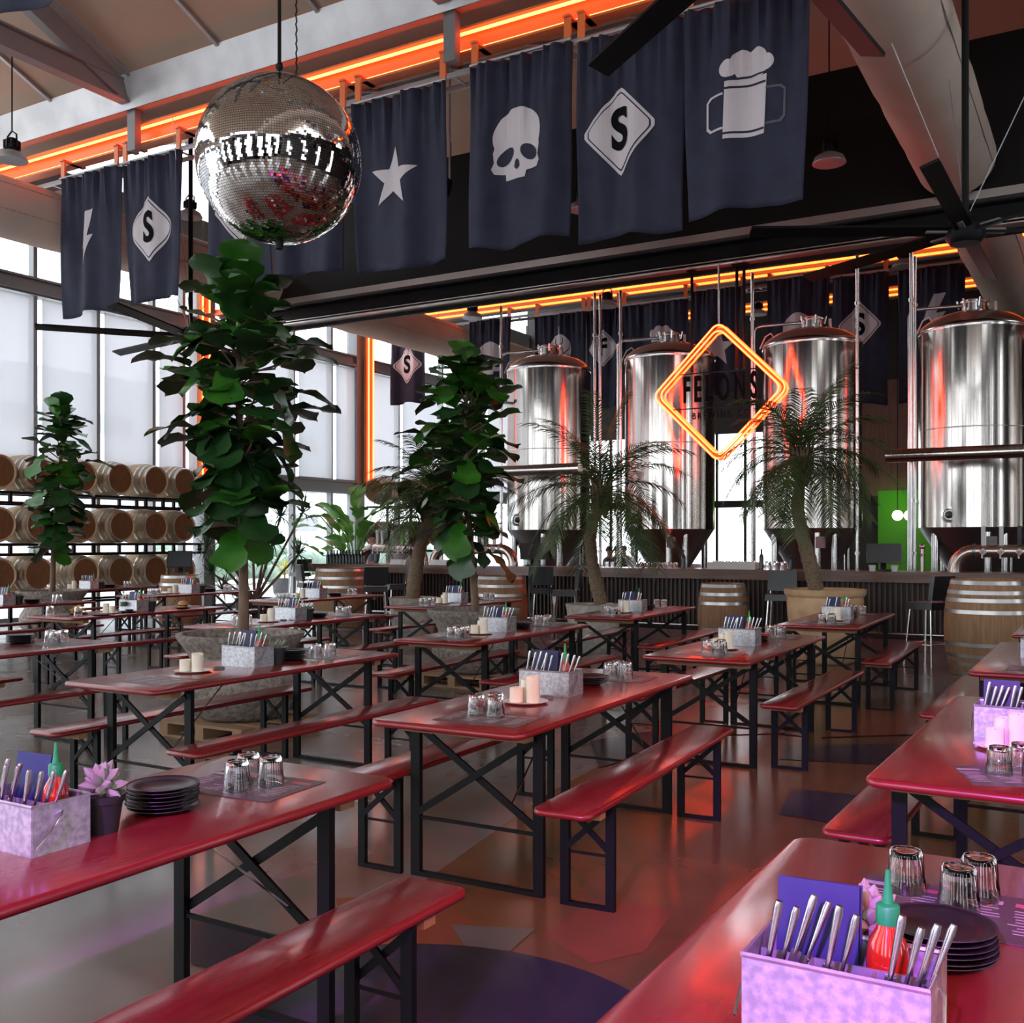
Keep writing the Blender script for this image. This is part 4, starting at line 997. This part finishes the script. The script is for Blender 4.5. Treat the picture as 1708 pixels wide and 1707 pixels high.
BN = {'T1': [(1, .60, -.08, 0)], 'T2': [(-1, -.52, -.02, .0), (1, .545, -.02, .03)], 'T7': [(-1, -.50, 0, 0), (1, .55, .10, 0)], 'T8': [(-1, -.53, -.1, 0), (1, .56, -.2, 0)],
      'T4': [(-1, -.495, .35, 0)], 'T5': [(-1, -.55, .05, 0)], 'T6': [(-1, -.53, 0, 0)],
      'C1': [(-1, -.50, -.05, 0), (1, .64, -.05, 0)], 'C2': [(-1, -.50, 0, 0), (1, .53, .05, 0)], 'C3': [(-1, -.52, 0, .03), (1, .53, .1, 0)],
      'D1': [(-1, -.53, -.35, 0), (1, .55, .05, 0)], 'D2': [(1, .53, .1, 0), (-1, -.52, 0, 0)], 'D3': [(-1, -.52, 0, 0), (1, .54, 0, 0)],
      'E1': [(-1, -.53, 0, 0), (1, .55, .05, 0)], 'E2': [(1, .54, 0, 0), (-1, -.53, 0, 0)], 'F1': [(-1, -.53, .0, 0), (1, .55, -.1, 0)], 'F2': [(1, .54, 0, 0), (-1, -.53, 0, 0)], 'G1': [(1, .54, 0, 0)]}
bp = proto(make_bench())
for k, bs in BN.items():
    x, y, rz, ph, _ = TB[k]
    for s, dx, dy, r in bs:
        side = 'window side' if s < 0 else 'inner side'
        M = Matrix.Rotation(rz, 3, 'Z'); o = M @ Vector((dx, dy, 0))
        dup(bp, (x+o.x, y+o.y, 0), rz+r, f'narrow red bench, {side} of the {ph}', 'folding beer benches')
retire()

# ------------------------------------------------------------------ things on the tables
CW, CD, CH = .285, .17, .125
def make_caddy():
    t = thing('condiment_caddy', 'galvanised', 'caddy'); th = .004
    mb = MB(); mb.box((0, -CD/2, CH/2), (CW, th, CH)); mb.box((0, CD/2, CH/2), (CW, th, CH)); mb.box((-CW/2, 0, CH/2), (th, CD, CH)); mb.box((CW/2, 0, CH/2), (th, CD, CH)); mb.box((0, 0, .003), (CW, CD, .006))
    mb.obj('box', 'galvanised', t)
    mb = MB(); z = CH+.002
    mb.tube([(-CW/2, -CD/2, z), (CW/2, -CD/2, z), (CW/2, CD/2, z), (-CW/2, CD/2, z), (-CW/2, -CD/2, z)], .005, 6); mb.obj('rolled_rim', 'galvanised_fine', t)
    MB().box((0, 0, CH*.46), (CW-.01, .003, CH*.86)).obj('divider', 'galvanised_fine', t)
    for x in (-.05, .05): MB().box((x, -CD/4, CH*.46), (.003, CD/2-.006, CH*.86)).obj('partition', 'galvanised_fine', t)
    for s in (-1, 1): MB().tube([(s*(CW/2+.004), 0, CH*.82), (s*(CW/2+.012), -.01, CH*.75), (s*(CW/2+.016), -.05, CH*.42), (s*(CW/2+.014), -.085, CH*.2)], .003, 6).obj('wire_handle', 'steel', t)
    return t
def make_menu():
    t = thing('folded_menu', 'navy', 'menu'); MB().box((0, 0, .105), (.135, .004, .21)).obj('front_cover', 'menu', t)
    M = Matrix.Translation((.004, .012, .105)) @ Matrix.Rotation(.06, 4, 'Z'); MB().box((0, 0, 0), (.132, .004, .208), 0, M).obj('back_cover', 'menu', t); return t
def make_sauce():
    t = thing('chilli_sauce_bottle', 'red', 'sauce bottle')
    MB().lathe([(.0001, .0), (.031, 0), (.034, .006), (.034, .085), (.030, .105), (.018, .122), (.016, .13)], 24).obj('bottle', 'sauce', t)
    MB().lathe([(.0185, .118), (.0165, .128), (.016, .134), (.0001, .134)], 20).obj('clear_neck', 'clear_plastic', t)
    MB().lathe([(.019, .128), (.019, .150), (.0175, .152), (.0095, .154), (.0065, .172), (.0035, .196), (.0001, .196)], 20, smooth=False).obj('cap', 'green_cap', t); return t
def make_knife():
    t = MB(); t.bar((0, 0, 0), (0, 0, .11), .016, .003); t.tube([(0, 0, .10), (0, 0, .14), (0, 0, .195), (0, 0, .205)], [.0042, .0052, .0072, .0055], 10); return t.mesh('knife', 'cutlery')
def make_fork():
    t = MB(); t.tube([(0, 0, .05), (0, 0, .12), (0, 0, .19), (0, 0, .20)], [.003, .0036, .0068, .005], 10); t.box((0, 0, .045), (.022, .003, .02))
    for x in (-.009, -.003, .003, .009): t.bar((x, 0, .0), (x, 0, .04), .003, .003)
    return t.mesh('fork', 'cutlery')
def make_glass():
    t = thing('tumbler', 'clear', 'glass'); n = 28; R0, R1, H = .043, .034, .095
    outer = [(R0, .0), (R0-.0005, .03), (R0-.003, .034), (R1+.003, H-.010), (R1, H-.002), (R1-.004, H)]
    inner = [(R1-.006, H-.016), (R0-.004, .03), (R0-.003, .0)]
    MB().lathe([(.0001, H-.014)]+inner+outer+[(.0001, H-.002)], n, mod=lambda i, j: 1+(.018 if j % 2 else -.02)*(1 if i in (6, 7) else 0)).obj('faceted_wall', 'glass', t)
    MB().lathe([(R1-.005, H-.001), (R1-.001, H+.0005), (R1-.005, H+.0015)], n, caps=False).obj('base_rim', 'glass', t); return t
def make_plate():
    t = thing('side_plate', 'black', 'plate'); MB().lathe([(.0001, .004), (.065, .004), (.075, .008), (.103, .016), (.105, .015), (.076, .003), (.06, 0), (.0001, 0)], 36).obj('dish', 'black_plate', t)
    MB().lathe([(.099, .0150), (.1045, .0168), (.105, .0155)], 36, caps=False).obj('rim', 'pot_black', t); return t
def make_candle(h, seed):
    rr = random.Random(seed); t = thing('pillar_candle', 'ivory', 'candle'); n = 20
    MB().lathe([(.0001, 0), (.033, 0), (.034, .004), (.034, h-.01), (.033, h), (.026, h-.004), (.02, h-.014), (.0001, h-.016)], n, mod=lambda i, j: 1+.012*math.sin(j*1.3+i+seed)).obj('wax', 'wax', t)
    MB().tube([(0, 0, h-.016), (.002, 0, h-.002)], .0015, 5).obj('wick', 'screen', t); return t
def make_dish():
    t = thing('candle_plate', 'white', 'plate'); MB().lathe([(.0001, .006), (.09, .006), (.112, .014), (.114, .013), (.09, .001), (.0001, 0)], 36).obj('dish', 'white_plate', t); return t
def make_mat():
    t = thing('paper_placemat', 'dark', 'placemat'); MB().box((0, 0, .0006), (.42, .30, .0012)).obj('sheet', 'mat_paper', t); mb = MB(); rr = random.Random(12)
    for x in (-.17, -.06, .05, .15):
        for k in range(9): mb.box((x+rr.uniform(-.008, .008), -.09+k*.018, .0014), (rr.uniform(.03, .075), .004, .0003), 0)
        mb.box((x, .095, .0014), (.075, .022, .0003), 1 if x in (-.06, .15) else 0)
    mb.obj('printed_text', ['print_light', 'print_pink'], t); return t
def make_pot(kind):
    t = thing('succulent_pot', 'black', 'plant'); MB().lathe([(.0001, 0), (.042, 0), (.055, .085), (.061, .085), (.063, .105), (.055, .105), (.053, .095), (.0001, .093)], 24).obj('pot', 'pot_black', t)
    MB().lathe([(.0001, .097), (.053, .094)], 18).obj('soil', 'soil', t); mb = MB(); rr = random.Random(4)
    for k in range(22 if kind else 60):
        a = k*2.4; el = 1.3-1.5*k/22 if kind else rr.uniform(.2, 1.4); L = rr.uniform(.05, .075) if kind else rr.uniform(.03, .07)
        b = Vector((0, 0, .11+.03*(1-k/22))) if kind else Vector((.03*math.cos(a*1.7), .03*math.sin(a*1.7), .10))
        d = Vector((math.cos(a)*math.cos(el), math.sin(a)*math.cos(el), math.sin(el))); mb.tube([b, b+d*L*.35, b+d*L*.75, b+d*L], [.006, .014, .012, .001] if kind else [.003, .004, .003, .001], 6)
    mb.obj('rosette_leaves', 'succulent', t); return t
def make_ashtray():
    t = thing('drip_tray', 'small', 'ashtray'); MB().lathe([(.0001, 0), (.035, 0), (.036, .012), (.030, .014), (.028, .005), (.0001, .005)], 20).obj('dish', 'grey_steel', t); MB().lathe([(.0301, .0135), (.0365, .0145)], 20, caps=False).obj('rim', 'steel', t); return t
P = dict(caddy=make_caddy(), menu=make_menu(), sauce=make_sauce(), glass=make_glass(), plate=make_plate(), dish=make_dish(), mat=make_mat(), pot1=make_pot(True), pot0=make_pot(False), ash=make_ashtray(),
         c0=make_candle(.072, 0), c1=make_candle(.105, 1), c2=make_candle(.13, 2))
PROTO.extend(P.values()); snapshot()
KN, FK = make_knife(), make_fork()
rt = random.Random(21)
GL = ['first of three', 'second of three', 'third of three', 'fourth']
def dress(k):
    x0, y0, rz, ph, kind = TB[k]; Z = .77; M = Matrix.Translation((x0, y0, 0)) @ Matrix.Rotation(rz, 4, 'Z')
    def put(p, lx, ly, label, z=Z, rot=0, group=None, tilt=None):
        group = group or {'caddy': 'condiment caddies on the tables', 'menu': 'folded menus in the caddies', 'sauce': 'sauce bottles in the caddies', 'glass': f'upturned tumblers, {ph}', 'dish': 'candle plates on the tables', 'mat': 'paper placemats', 'pot0': 'small pot plants on the tables', 'ash': 'small metal dishes on the tables'}.get(p) or (f'candles, {ph}' if p[0] == 'c' else None)
        q = M @ Vector((lx, ly, z)); rotv = (tilt[0], tilt[1], rz+rot) if tilt else None
        return dup(P[p], q, rz+rot, label, group, rot=rotv)
    far = k[0] in 'EFG' or k in ('D3', 'C3', 'T8', 'T5', 'T6')
    if kind == 'bare': return
    if kind != 'far':
        cx, cy = (-.02, 0) if k != 'E1' else (.02, 0)
        put('caddy', cx, cy, f'galvanised caddy of cutlery and sauce, {ph}')
        zb = Z+.011
        put('menu', cx-.055, cy+.034, f'navy folded menu standing in the caddy, {ph}', zb, .06, None, (-.14, 0))
        put('sauce', cx+.06, cy+.043, f'red chilli sauce bottle with green cap in the caddy, {ph}', zb).scale = (1, 1, 1.28)
        for gi, (gx, cnt) in enumerate(((-.095, 4), (0, 2), (.095, 4))):
            for j in range(cnt if not far else max(1, cnt-2)):
                o = link('fork' if j % 2 else 'knife', FK if j % 2 else KN, None, None, 0, category='cutlery')
                o['label'] = f"steel {'forks' if j % 2 else 'knives'} standing {['at the window end', 'in the middle', 'at the far end'][gi]} of the caddy, {ph}".replace('forks', 'fork').replace('knives', 'knife')
                o['group'] = f'cutlery in the caddy, {ph}'
                q = M @ Vector((cx+gx-.030+.013*j, cy-.070+.013*j, zb)); o.location = q; o.rotation_euler = (-.03-.035*j, .17+.05*j+rt.uniform(0, .02), rz); q.z += rt.uniform(0, .016); o.location = q
        if k in ('T1', 'C1', 'E1', 'F1', 'F2', 'G1', 'D2', 'T3'):
            px_, py_ = (cx+.09, cy+.165) if k != 'T3' else (cx-.0, cy+.17)
            put('pot1' if k in ('T1', 'T3') else 'pot0', px_, py_, f'small black pot plant behind the caddy, {ph}')
        npl = {'T1': 7, 'T3': 6, 'T2': 4, 'C1': 6}.get(k, 4); dx, dy = {'T1': (.03, .41), 'T3': (.07, .40), 'T2': (.0, .42)}.get(k, (.0, .40))
        if kind in ('full', 'front'):
            names = ['bottom', 'second from bottom', 'third from bottom', 'fourth from bottom', 'fifth from bottom', 'sixth from bottom', 'top']
            for j in range(npl): put('plate', dx+rt.uniform(-.004, .004), dy+rt.uniform(-.004, .004), f"black side plate, {'top' if j == npl-1 else names[j]} of the stack, {ph}", Z+.0105*j, 0, f'black plate stack, {ph}')
    else:
        for j in range(6): put('plate', -.28, .62, f"black side plate, {['bottom', 'second', 'third', 'fourth', 'fifth', 'top'][j]} of the stack, {ph}", Z+.0105*j, 0, f'black plate stack, {ph}')
    def glasses(pts, where, zz=0):
        for j, (gx, gy) in enumerate(pts): put('glass', gx, gy, f'upturned ribbed tumbler, {GL[j] if len(pts) > 2 else ["nearer", "farther"][j]+" of a pair"}, {where} end, {ph}', Z+zz, rt.uniform(0, 3), None)
    if kind in ('full', 'front', 'far'):
        g = {'T1': [(.05, .69), (.10, .79), (.0, .79)], 'T3': [(-.05, .76), (.07, .69), (.10, .79)], 'D1': [(-.14, .78), (-.06, .84), (-.03, .74)], 'C1': [(.08, .54), (.12, .64)], 'T2': [(.02, .68), (.10, .72), (.03, .78)]}.get(k, [(.0, .74), (.10, .72), (.05, .83)] if not far else [(.0, .74), (.10, .72)])
        put('mat', *({'T1': (.02, .76), 'T3': (.06, .69), 'C1': (.05, .64)}.get(k, (.03, .74))), f'dark printed paper placemat at the far end, {ph}', Z+.0004, {'T1': .08, 'T3': -.02}.get(k, .05))
        glasses(g, 'far', .0018)
    if kind in ('full', 'near'):
        put('mat', *({'T4': (.09, -.80), 'T2': (.08, -.82), 'C1': (.06, -.80)}.get(k, (.02, -.78))), f'dark printed paper placemat at the near end, {ph}', Z+.0004, {'T2': .02, 'T4': .35}.get(k, -.04))
        g = {'T2': [(-.01, -.78), (.09, -.78), (.04, -.69)], 'T4': [(.0, -.80), (.11, -.78), (.06, -.70)], 'C1': []}.get(k, [(-.02, -.76), (.08, -.80), (.06, -.68)])
        glasses(g, 'near', .0018)
        cx, cy = {'T2': (.01, -.34), 'T4': (-.03, -.29), 'C1': (-.06, -.42), 'T7': (-.02, -.40)}.get(k, (.0, -.34))
        put('dish', cx, cy, f'white plate under the candles, {ph}')
        for c, ox, oy, nm in (('c0', -.035, -.03, 'short'), ('c1', -.012, .045, 'middle height'), ('c2', .045, -.005, 'tall')):
            if k in ('C1',) and c == 'c2': c = 'c1'
            put(c, cx+ox, cy+oy, f'{nm} ivory pillar candle on a white plate, {ph}', Z+.007)
        if k in ('T2', 'C1', 'D2', 'D3'): put('ash', cx+.02, cy+.19, f'small round metal dish between candles and caddy, {ph}')
    if kind == 'meal':
        glasses([(-.30, -.86), (.08, -.80)], 'near')
        cx, cy = .12, -.42; put('dish', cx, cy, f'white plate under the candles, {ph}')
        for c, ox, oy, nm in (('c1', -.035, -.02, 'taller'), ('c0', .04, .0, 'shorter')): put(c, cx+ox, cy+oy, f'{nm} ivory pillar candle on a white plate, {ph}', Z+.007)
        put('plate', -.10, -.66, 'black plate under the heap of fries', Z); q = M @ Vector((-.10, -.66, Z+.012)); mb = MB(); r2 = random.Random(2)
        for j in range(60):
            a = r2.uniform(0, 6.28); rr_ = r2.uniform(0, .065); v = Vector((rr_*math.cos(a), rr_*math.sin(a), r2.uniform(.012, .06)*(1-rr_/.11)+.01)); d = Vector((r2.uniform(-1, 1), r2.uniform(-1, 1), r2.uniform(-.3, .3))).normalized()*.035
            mb.bar(q+v-d+Vector((0, 0, .01)), q+v+d+Vector((0, 0, .01)), .009, .009)
        o = mb.obj('fries', 'fries'); o['label'] = 'heap of golden fries on a black plate'; o['category'] = 'food'; o['kind'] = 'stuff'
        put('plate', .18, -.22, 'black plate with a small dark bowl beside the candles', Z); put('plate', .14, .62, 'black plate under the burger', Z); put('plate', .28, -.66, 'empty black plate between fries and candles', Z)
        q = M @ Vector((.14, .62, Z+.006)); t = thing('burger', 'burger in a shiny bun on a black plate', 'food', q)
        MB().lathe([(.0001, 0), (.05, 0), (.055, .012), (.05, .024), (.0001, .024)], 20).obj('bottom_bun', 'bun', t); MB().lathe([(.0001, .024), (.058, .024), (.058, .036), (.0001, .036)], 20).obj('patty', 'soil', t)
        MB().lathe([(.056, .036), (.057, .05), (.045, .072), (.02, .083), (.0001, .084)], 20).obj('top_bun', 'bun', t)
        q = M @ Vector((-.02, -.12, Z)); t = thing('water_bottle', 'clear plastic water bottle with teal label beside the caddy', 'bottle', q)
        MB().lathe([(.0001, 0), (.03, 0), (.032, .12), (.03, .16), (.013, .20), (.013, .215)], 16).obj('bottle_body', 'pane', t); MB().lathe([(.0325, .06), (.0325, .11)], 16, caps=False).obj('label_band', 'leaf_spiky', t); MB().lathe([(.014, .213), (.014, .23), (.0001, .23)], 12).obj('cap', 'white_plate', t)
        q = M @ Vector((.19, -.21, Z+.006)); t = thing('sauce_bowl', 'small dark sauce bowl on a plate beside the candles', 'bowl', q); MB().lathe([(.0001, 0), (.03, 0), (.045, .03), (.042, .03), (.028, .006), (.0001, .006)], 18).obj('bowl', 'pot_black', t); MB().lathe([(.0001, .02), (.036, .02)], 16).obj('sauce', 'soil', t)
for k in TB: dress(k)
# ------------------------------------------------------------------ clutter on the bar
def bottle(px, label, h=.30, m='bottle_dark', r=.036, Y=15.75, cat='bottle'):
    p = at(px, 940, Y=Y); t = thing('bar_bottle', label, cat, (p.x, Y, 1.13), 0, 'bottles along the bar')
    MB().lathe([(.0001, 0), (r, 0), (r, h*.58), (r*.9, h*.66), (r*.36, h*.78), (r*.36, h*.97), (.0001, h*.97)], 14).obj('bottle', m, t); MB().lathe([(r*.42, h*.92), (r*.42, h), (.0001, h)], 10).obj('cap', 'black_steel', t)
ORDN = ['first', 'second', 'third', 'fourth', 'fifth', 'sixth', 'seventh', 'eighth', 'ninth', 'tenth', 'eleventh', 'twelfth', 'thirteenth', 'fourteenth', 'fifteenth', 'sixteenth']
for i in range(12): bottle(547+i*5.2, f'dark bottle in the row before the strelitzia, {ORDN[i]} from the bar end', .27 if i else .24)
bottle(1140, 'green glass bottle standing alone on the bar behind the palm fronds', .30); bottle(1270, 'tall dark bottle beside shakers on the bar', .32); bottle(1318, 'dark bottle beside the palm trunk on the bar', .26)
for i in range(8):
    q = P['glass']; p = at(1061+i*9.4, 940, Y=15.8); dup(q, (p.x, 15.8, 1.13), 0, f'upturned tumbler on the bar below the drooping palm, {ORDN[i]} of the long row', 'row of bar tumblers')
for i in range(3):
    p = at(1012+i*9.4, 940, Y=15.9); dup(P['glass'], (p.x, 15.9, 1.13), 0, f'upturned tumbler on the bar beside the slender palm trunk, {ORDN[i]} of three', 'bar tumblers by the slender palm')
for i in range(3):
    p = at(1281+i*13, 940, Y=15.95); dup(P['glass'], (p.x, 15.95, 1.13), 0, f'clear tumbler on the bar before the third tank cone, {ORDN[i]} of three', 'bar tumblers by the third tank', scale=1.3)
p, p2_ = at(1182, 945, Y=15.8), at(1262, 945, Y=15.8)
t = thing('glass_rack', 'pale wire rack of upturned glasses on the bar', 'rack', ((p.x+p2_.x)/2, 15.9, 1.13)); wl = p2_.x-p.x
MB().box((0, 0, .015), (wl, .36, .03)).obj('tray', 'tap_white', t); MB().box((0, -.18, .07), (wl, .012, .08)).obj('rack_side', 'tap_white', t); MB().box((0, .18, .07), (wl, .012, .08)).obj('rack_side', 'tap_white', t)
for i in range(7): dup(P['glass'], ((p.x+p2_.x)/2-wl/2+.07+i*(wl-.14)/6, 15.9, 1.162), 0, f'upturned tumbler in the wire rack on the bar, {ORDN[i]} of seven', 'tumblers in the wire rack')
for i, px in enumerate((1455, 1492)):
    p = at(px, 945, Y=15.7); t = thing('white_cup', ['white cup before the till monitor, nearer the terracotta palm', 'white cup before the till monitor, nearer the puncheon'][i], 'cup', (p.x, 15.7, 1.13))
    MB().lathe([(.0001, 0), (.04, 0), (.052, .09), (.047, .09), (.036, .01), (.0001, .01)], 18).obj('cup_wall', 'tap_white', t); MB().lathe([(.0001, .075), (.045, .075)], 14).obj('straws', 'wax', t)
p = at(1540, 925, Y=16.1); t = thing('copper_tap_tower', 'copper cocktail tap tower on the bar before the largest tank', 'tap', (p.x, 16.0, 1.13))
MB().tube([(0, 0, 0), (0, 0, .34)], .03, 12).obj('tower', 'copper', t); MB().sphere((0, 0, .36), .045, 12, 8).obj('knob', 'copper', t); MB().tube([(0, -.03, .25), (0, -.12, .23)], .014, 8).obj('spout', 'steel', t)
for i, (px, w_) in enumerate(((668, 42), (735, 40))):
    p = at(px, 942, Y=15.70); t = thing('folded_towel_stack', ['white folded towels under the first tap font', 'pale folded towels behind the thick palm trunk'][i], 'towel', (p.x, 15.70, 1.13))
    for j in range(3): MB().box((.01*j, 0, .02+.032*j), (.36, .2, .03)).obj('towel', 'towel', t)
retire()

# ------------------------------------------------------------------ people
def skin_obj(name, verts, edges, radii, m, parent, sub=2):
    me = bpy.data.meshes.new(name); me.from_pydata(verts, edges, []); me.materials.append(MATS[m]); o = link(name, me, parent)
    mod = o.modifiers.new('skin', 'SKIN'); mod.use_smooth_shade = True
    if not me.skin_vertices: me.skin_vertices.new() if hasattr(me.skin_vertices, 'new') else None
    for i, r_ in enumerate(radii): me.skin_vertices[0].data[i].radius = r_ if isinstance(r_, tuple) else (r_, r_)
    me.skin_vertices[0].data[0].use_root = True
    s = o.modifiers.new('smooth', 'SUBSURF'); s.levels = s.render_levels = sub; return o
def person(loc, rz, label, shirt, seated=False, reach=0):
    t = thing('person', label, 'person', loc, rz); k = .47 if seated else .93
    V = [(0, 0, k), (0, 0, k+.18), (0, 0, k+.38), (0, 0, k+.50), (0, -.01, k+.58), (0, -.02, k+.66), (0, -.03, k+.74)]
    E = [(i, i+1) for i in range(6)]; R_ = [(.15, .11), (.14, .10), (.17, .11), (.10, .08), (.055, .055), (.075, .09), (.07, .085)]
    for s in (-1, 1):
        b = len(V); V += [(s*.19, 0, k+.44), (s*.24, -.05, k+.18), (s*.20, -.28-reach, k+.12), (s*.18, -.36-reach, k+.12)]; E += [(3, b), (b, b+1), (b+1, b+2), (b+2, b+3)]; R_ += [.062, .048, .036, .034]
        for f in range(4):
            c = len(V); V += [(s*(.16+.018*f), -.41-reach, k+.11), (s*(.16+.019*f), -.445-reach, k+.09)]; E += [(b+3, c), (c, c+1)]; R_ += [.010, .009]
        c = len(V); V += [(s*.145, -.385-reach, k+.12), (s*.135, -.41-reach, k+.11)]; E += [(b+3, c), (c, c+1)]; R_ += [.011, .010]
        b = len(V)
        V += [(s*.10, 0, k-.05), (s*.11, -.42, k-.02), (s*.11, -.42, .09), (s*.11, -.55, .04)] if seated else [(s*.10, 0, k-.1), (s*.10, -.02, k*.52), (s*.10, .02, .09), (s*.10, -.13, .04)]
        E += [(0, b), (b, b+1), (b+1, b+2), (b+2, b+3)]; R_ += [.10, .065, .045, .038]
    body = skin_obj('body', V, E, R_, 'skin', t)
    V2 = [V[0], V[1], V[2], V[3]]; E2 = [(0, 1), (1, 2), (2, 3)]; R2 = [(.165, .125), (.155, .115), (.185, .125), (.10, .085)]
    a = 7
    for s in range(2):
        b = len(V2); q = 7+s*18; V2 += [V[q], V[q+1], tuple(Vector(V[q+1]).lerp(Vector(V[q+2]), .4))]; E2 += [(3, b), (b, b+1), (b+1, b+2)]; R2 += [.075, .062, .054]
    skin_obj('shirt', V2, E2, R2, shirt, t)
    V3 = [V[0]]; E3 = []; R3 = [(.16, .125)]
    for s in range(2):
        b = len(V3); q = 7+s*18+14; V3 += [V[q], V[q+1], V[q+2]]; E3 += [(0, b), (b, b+1), (b+1, b+2)]; R3 += [.108, .078, .058]
    skin_obj('trousers', V3, E3, R3, 'trousers', t)
    h = Vector((0, -.02, k+.74)); mb = MB(); mb.lathe([(.093*math.cos(a_), .10*math.sin(a_)) for a_ in [-.25+k_*1.75/8 for k_ in range(8)]]+[(.0001, .10)], 18, M=Matrix.Translation(h+Vector((0, .018, .005))) @ Matrix.Rotation(-.35, 4, 'X') @ Matrix.Diagonal((.92, 1.08, 1, 1))); mb.obj('hair', 'hair', t)
    f = MB()
    for s in (-1, 1): f.sphere(h+Vector((s*.03, -.083, -.02)), .010, 8, 6, 0)
    f.obj('eyes', 'screen', t); MB().bar(h+Vector((0, -.088, -.02)), h+Vector((0, -.105, -.055)), .02, .02).obj('nose', 'skin', t); MB().box(h+Vector((0, -.088, -.085)), (.045, .01, .010)).obj('mouth', 'copper', t)
    for s in (-1, 1): MB().sphere(h+Vector((s*.075, 0, -.03)), .024, 8, 6, 0, (.4, .8, 1)).obj('ear', 'skin', t)
p = at(622, 900, Y=18.2); person((p.x, 18.2, 0), YAW-.9, 'person in a dark grey shirt turned sideways behind the bar', 'shirt_grey')
p = at(664, 895, Y=19.0); person((p.x, 19.0, 0), YAW+.15, 'person in a pale shirt looking down behind the beer taps', 'shirt_white')
for i, (px, Y, rz, sh, lb) in enumerate(((1016, 26.2, 1.3, 'shirt_grey', 'seated person in grey far behind the bar, nearest the slender palm trunk'), (1029, 27.6, YAW+PI, 'shirt_navy', 'seated person in navy with back turned far behind the bar'), (1041, 29.2, YAW-.4, 'shirt_white', 'seated person in white facing the camera far behind the bar'))):
    p = at(px, 920, Y=Y); person((p.x, Y, .12), rz, lb, sh, True)
    t = thing('low_stool', ['stool under the person in grey', 'stool under the person in navy', 'stool under the person in white'][i]+' far behind the bar', 'stool', (p.x, Y, 0)); MB().box((0, 0, .45), (.36, .36, .06)).obj('seat', 'bar_wood', t)
    for sx in (-1, 1):
        for sy in (-1, 1): MB().bar((sx*.13, sy*.13, .43), (sx*.15, sy*.15, 0), .03, .03).obj('leg', 'black_steel', t)
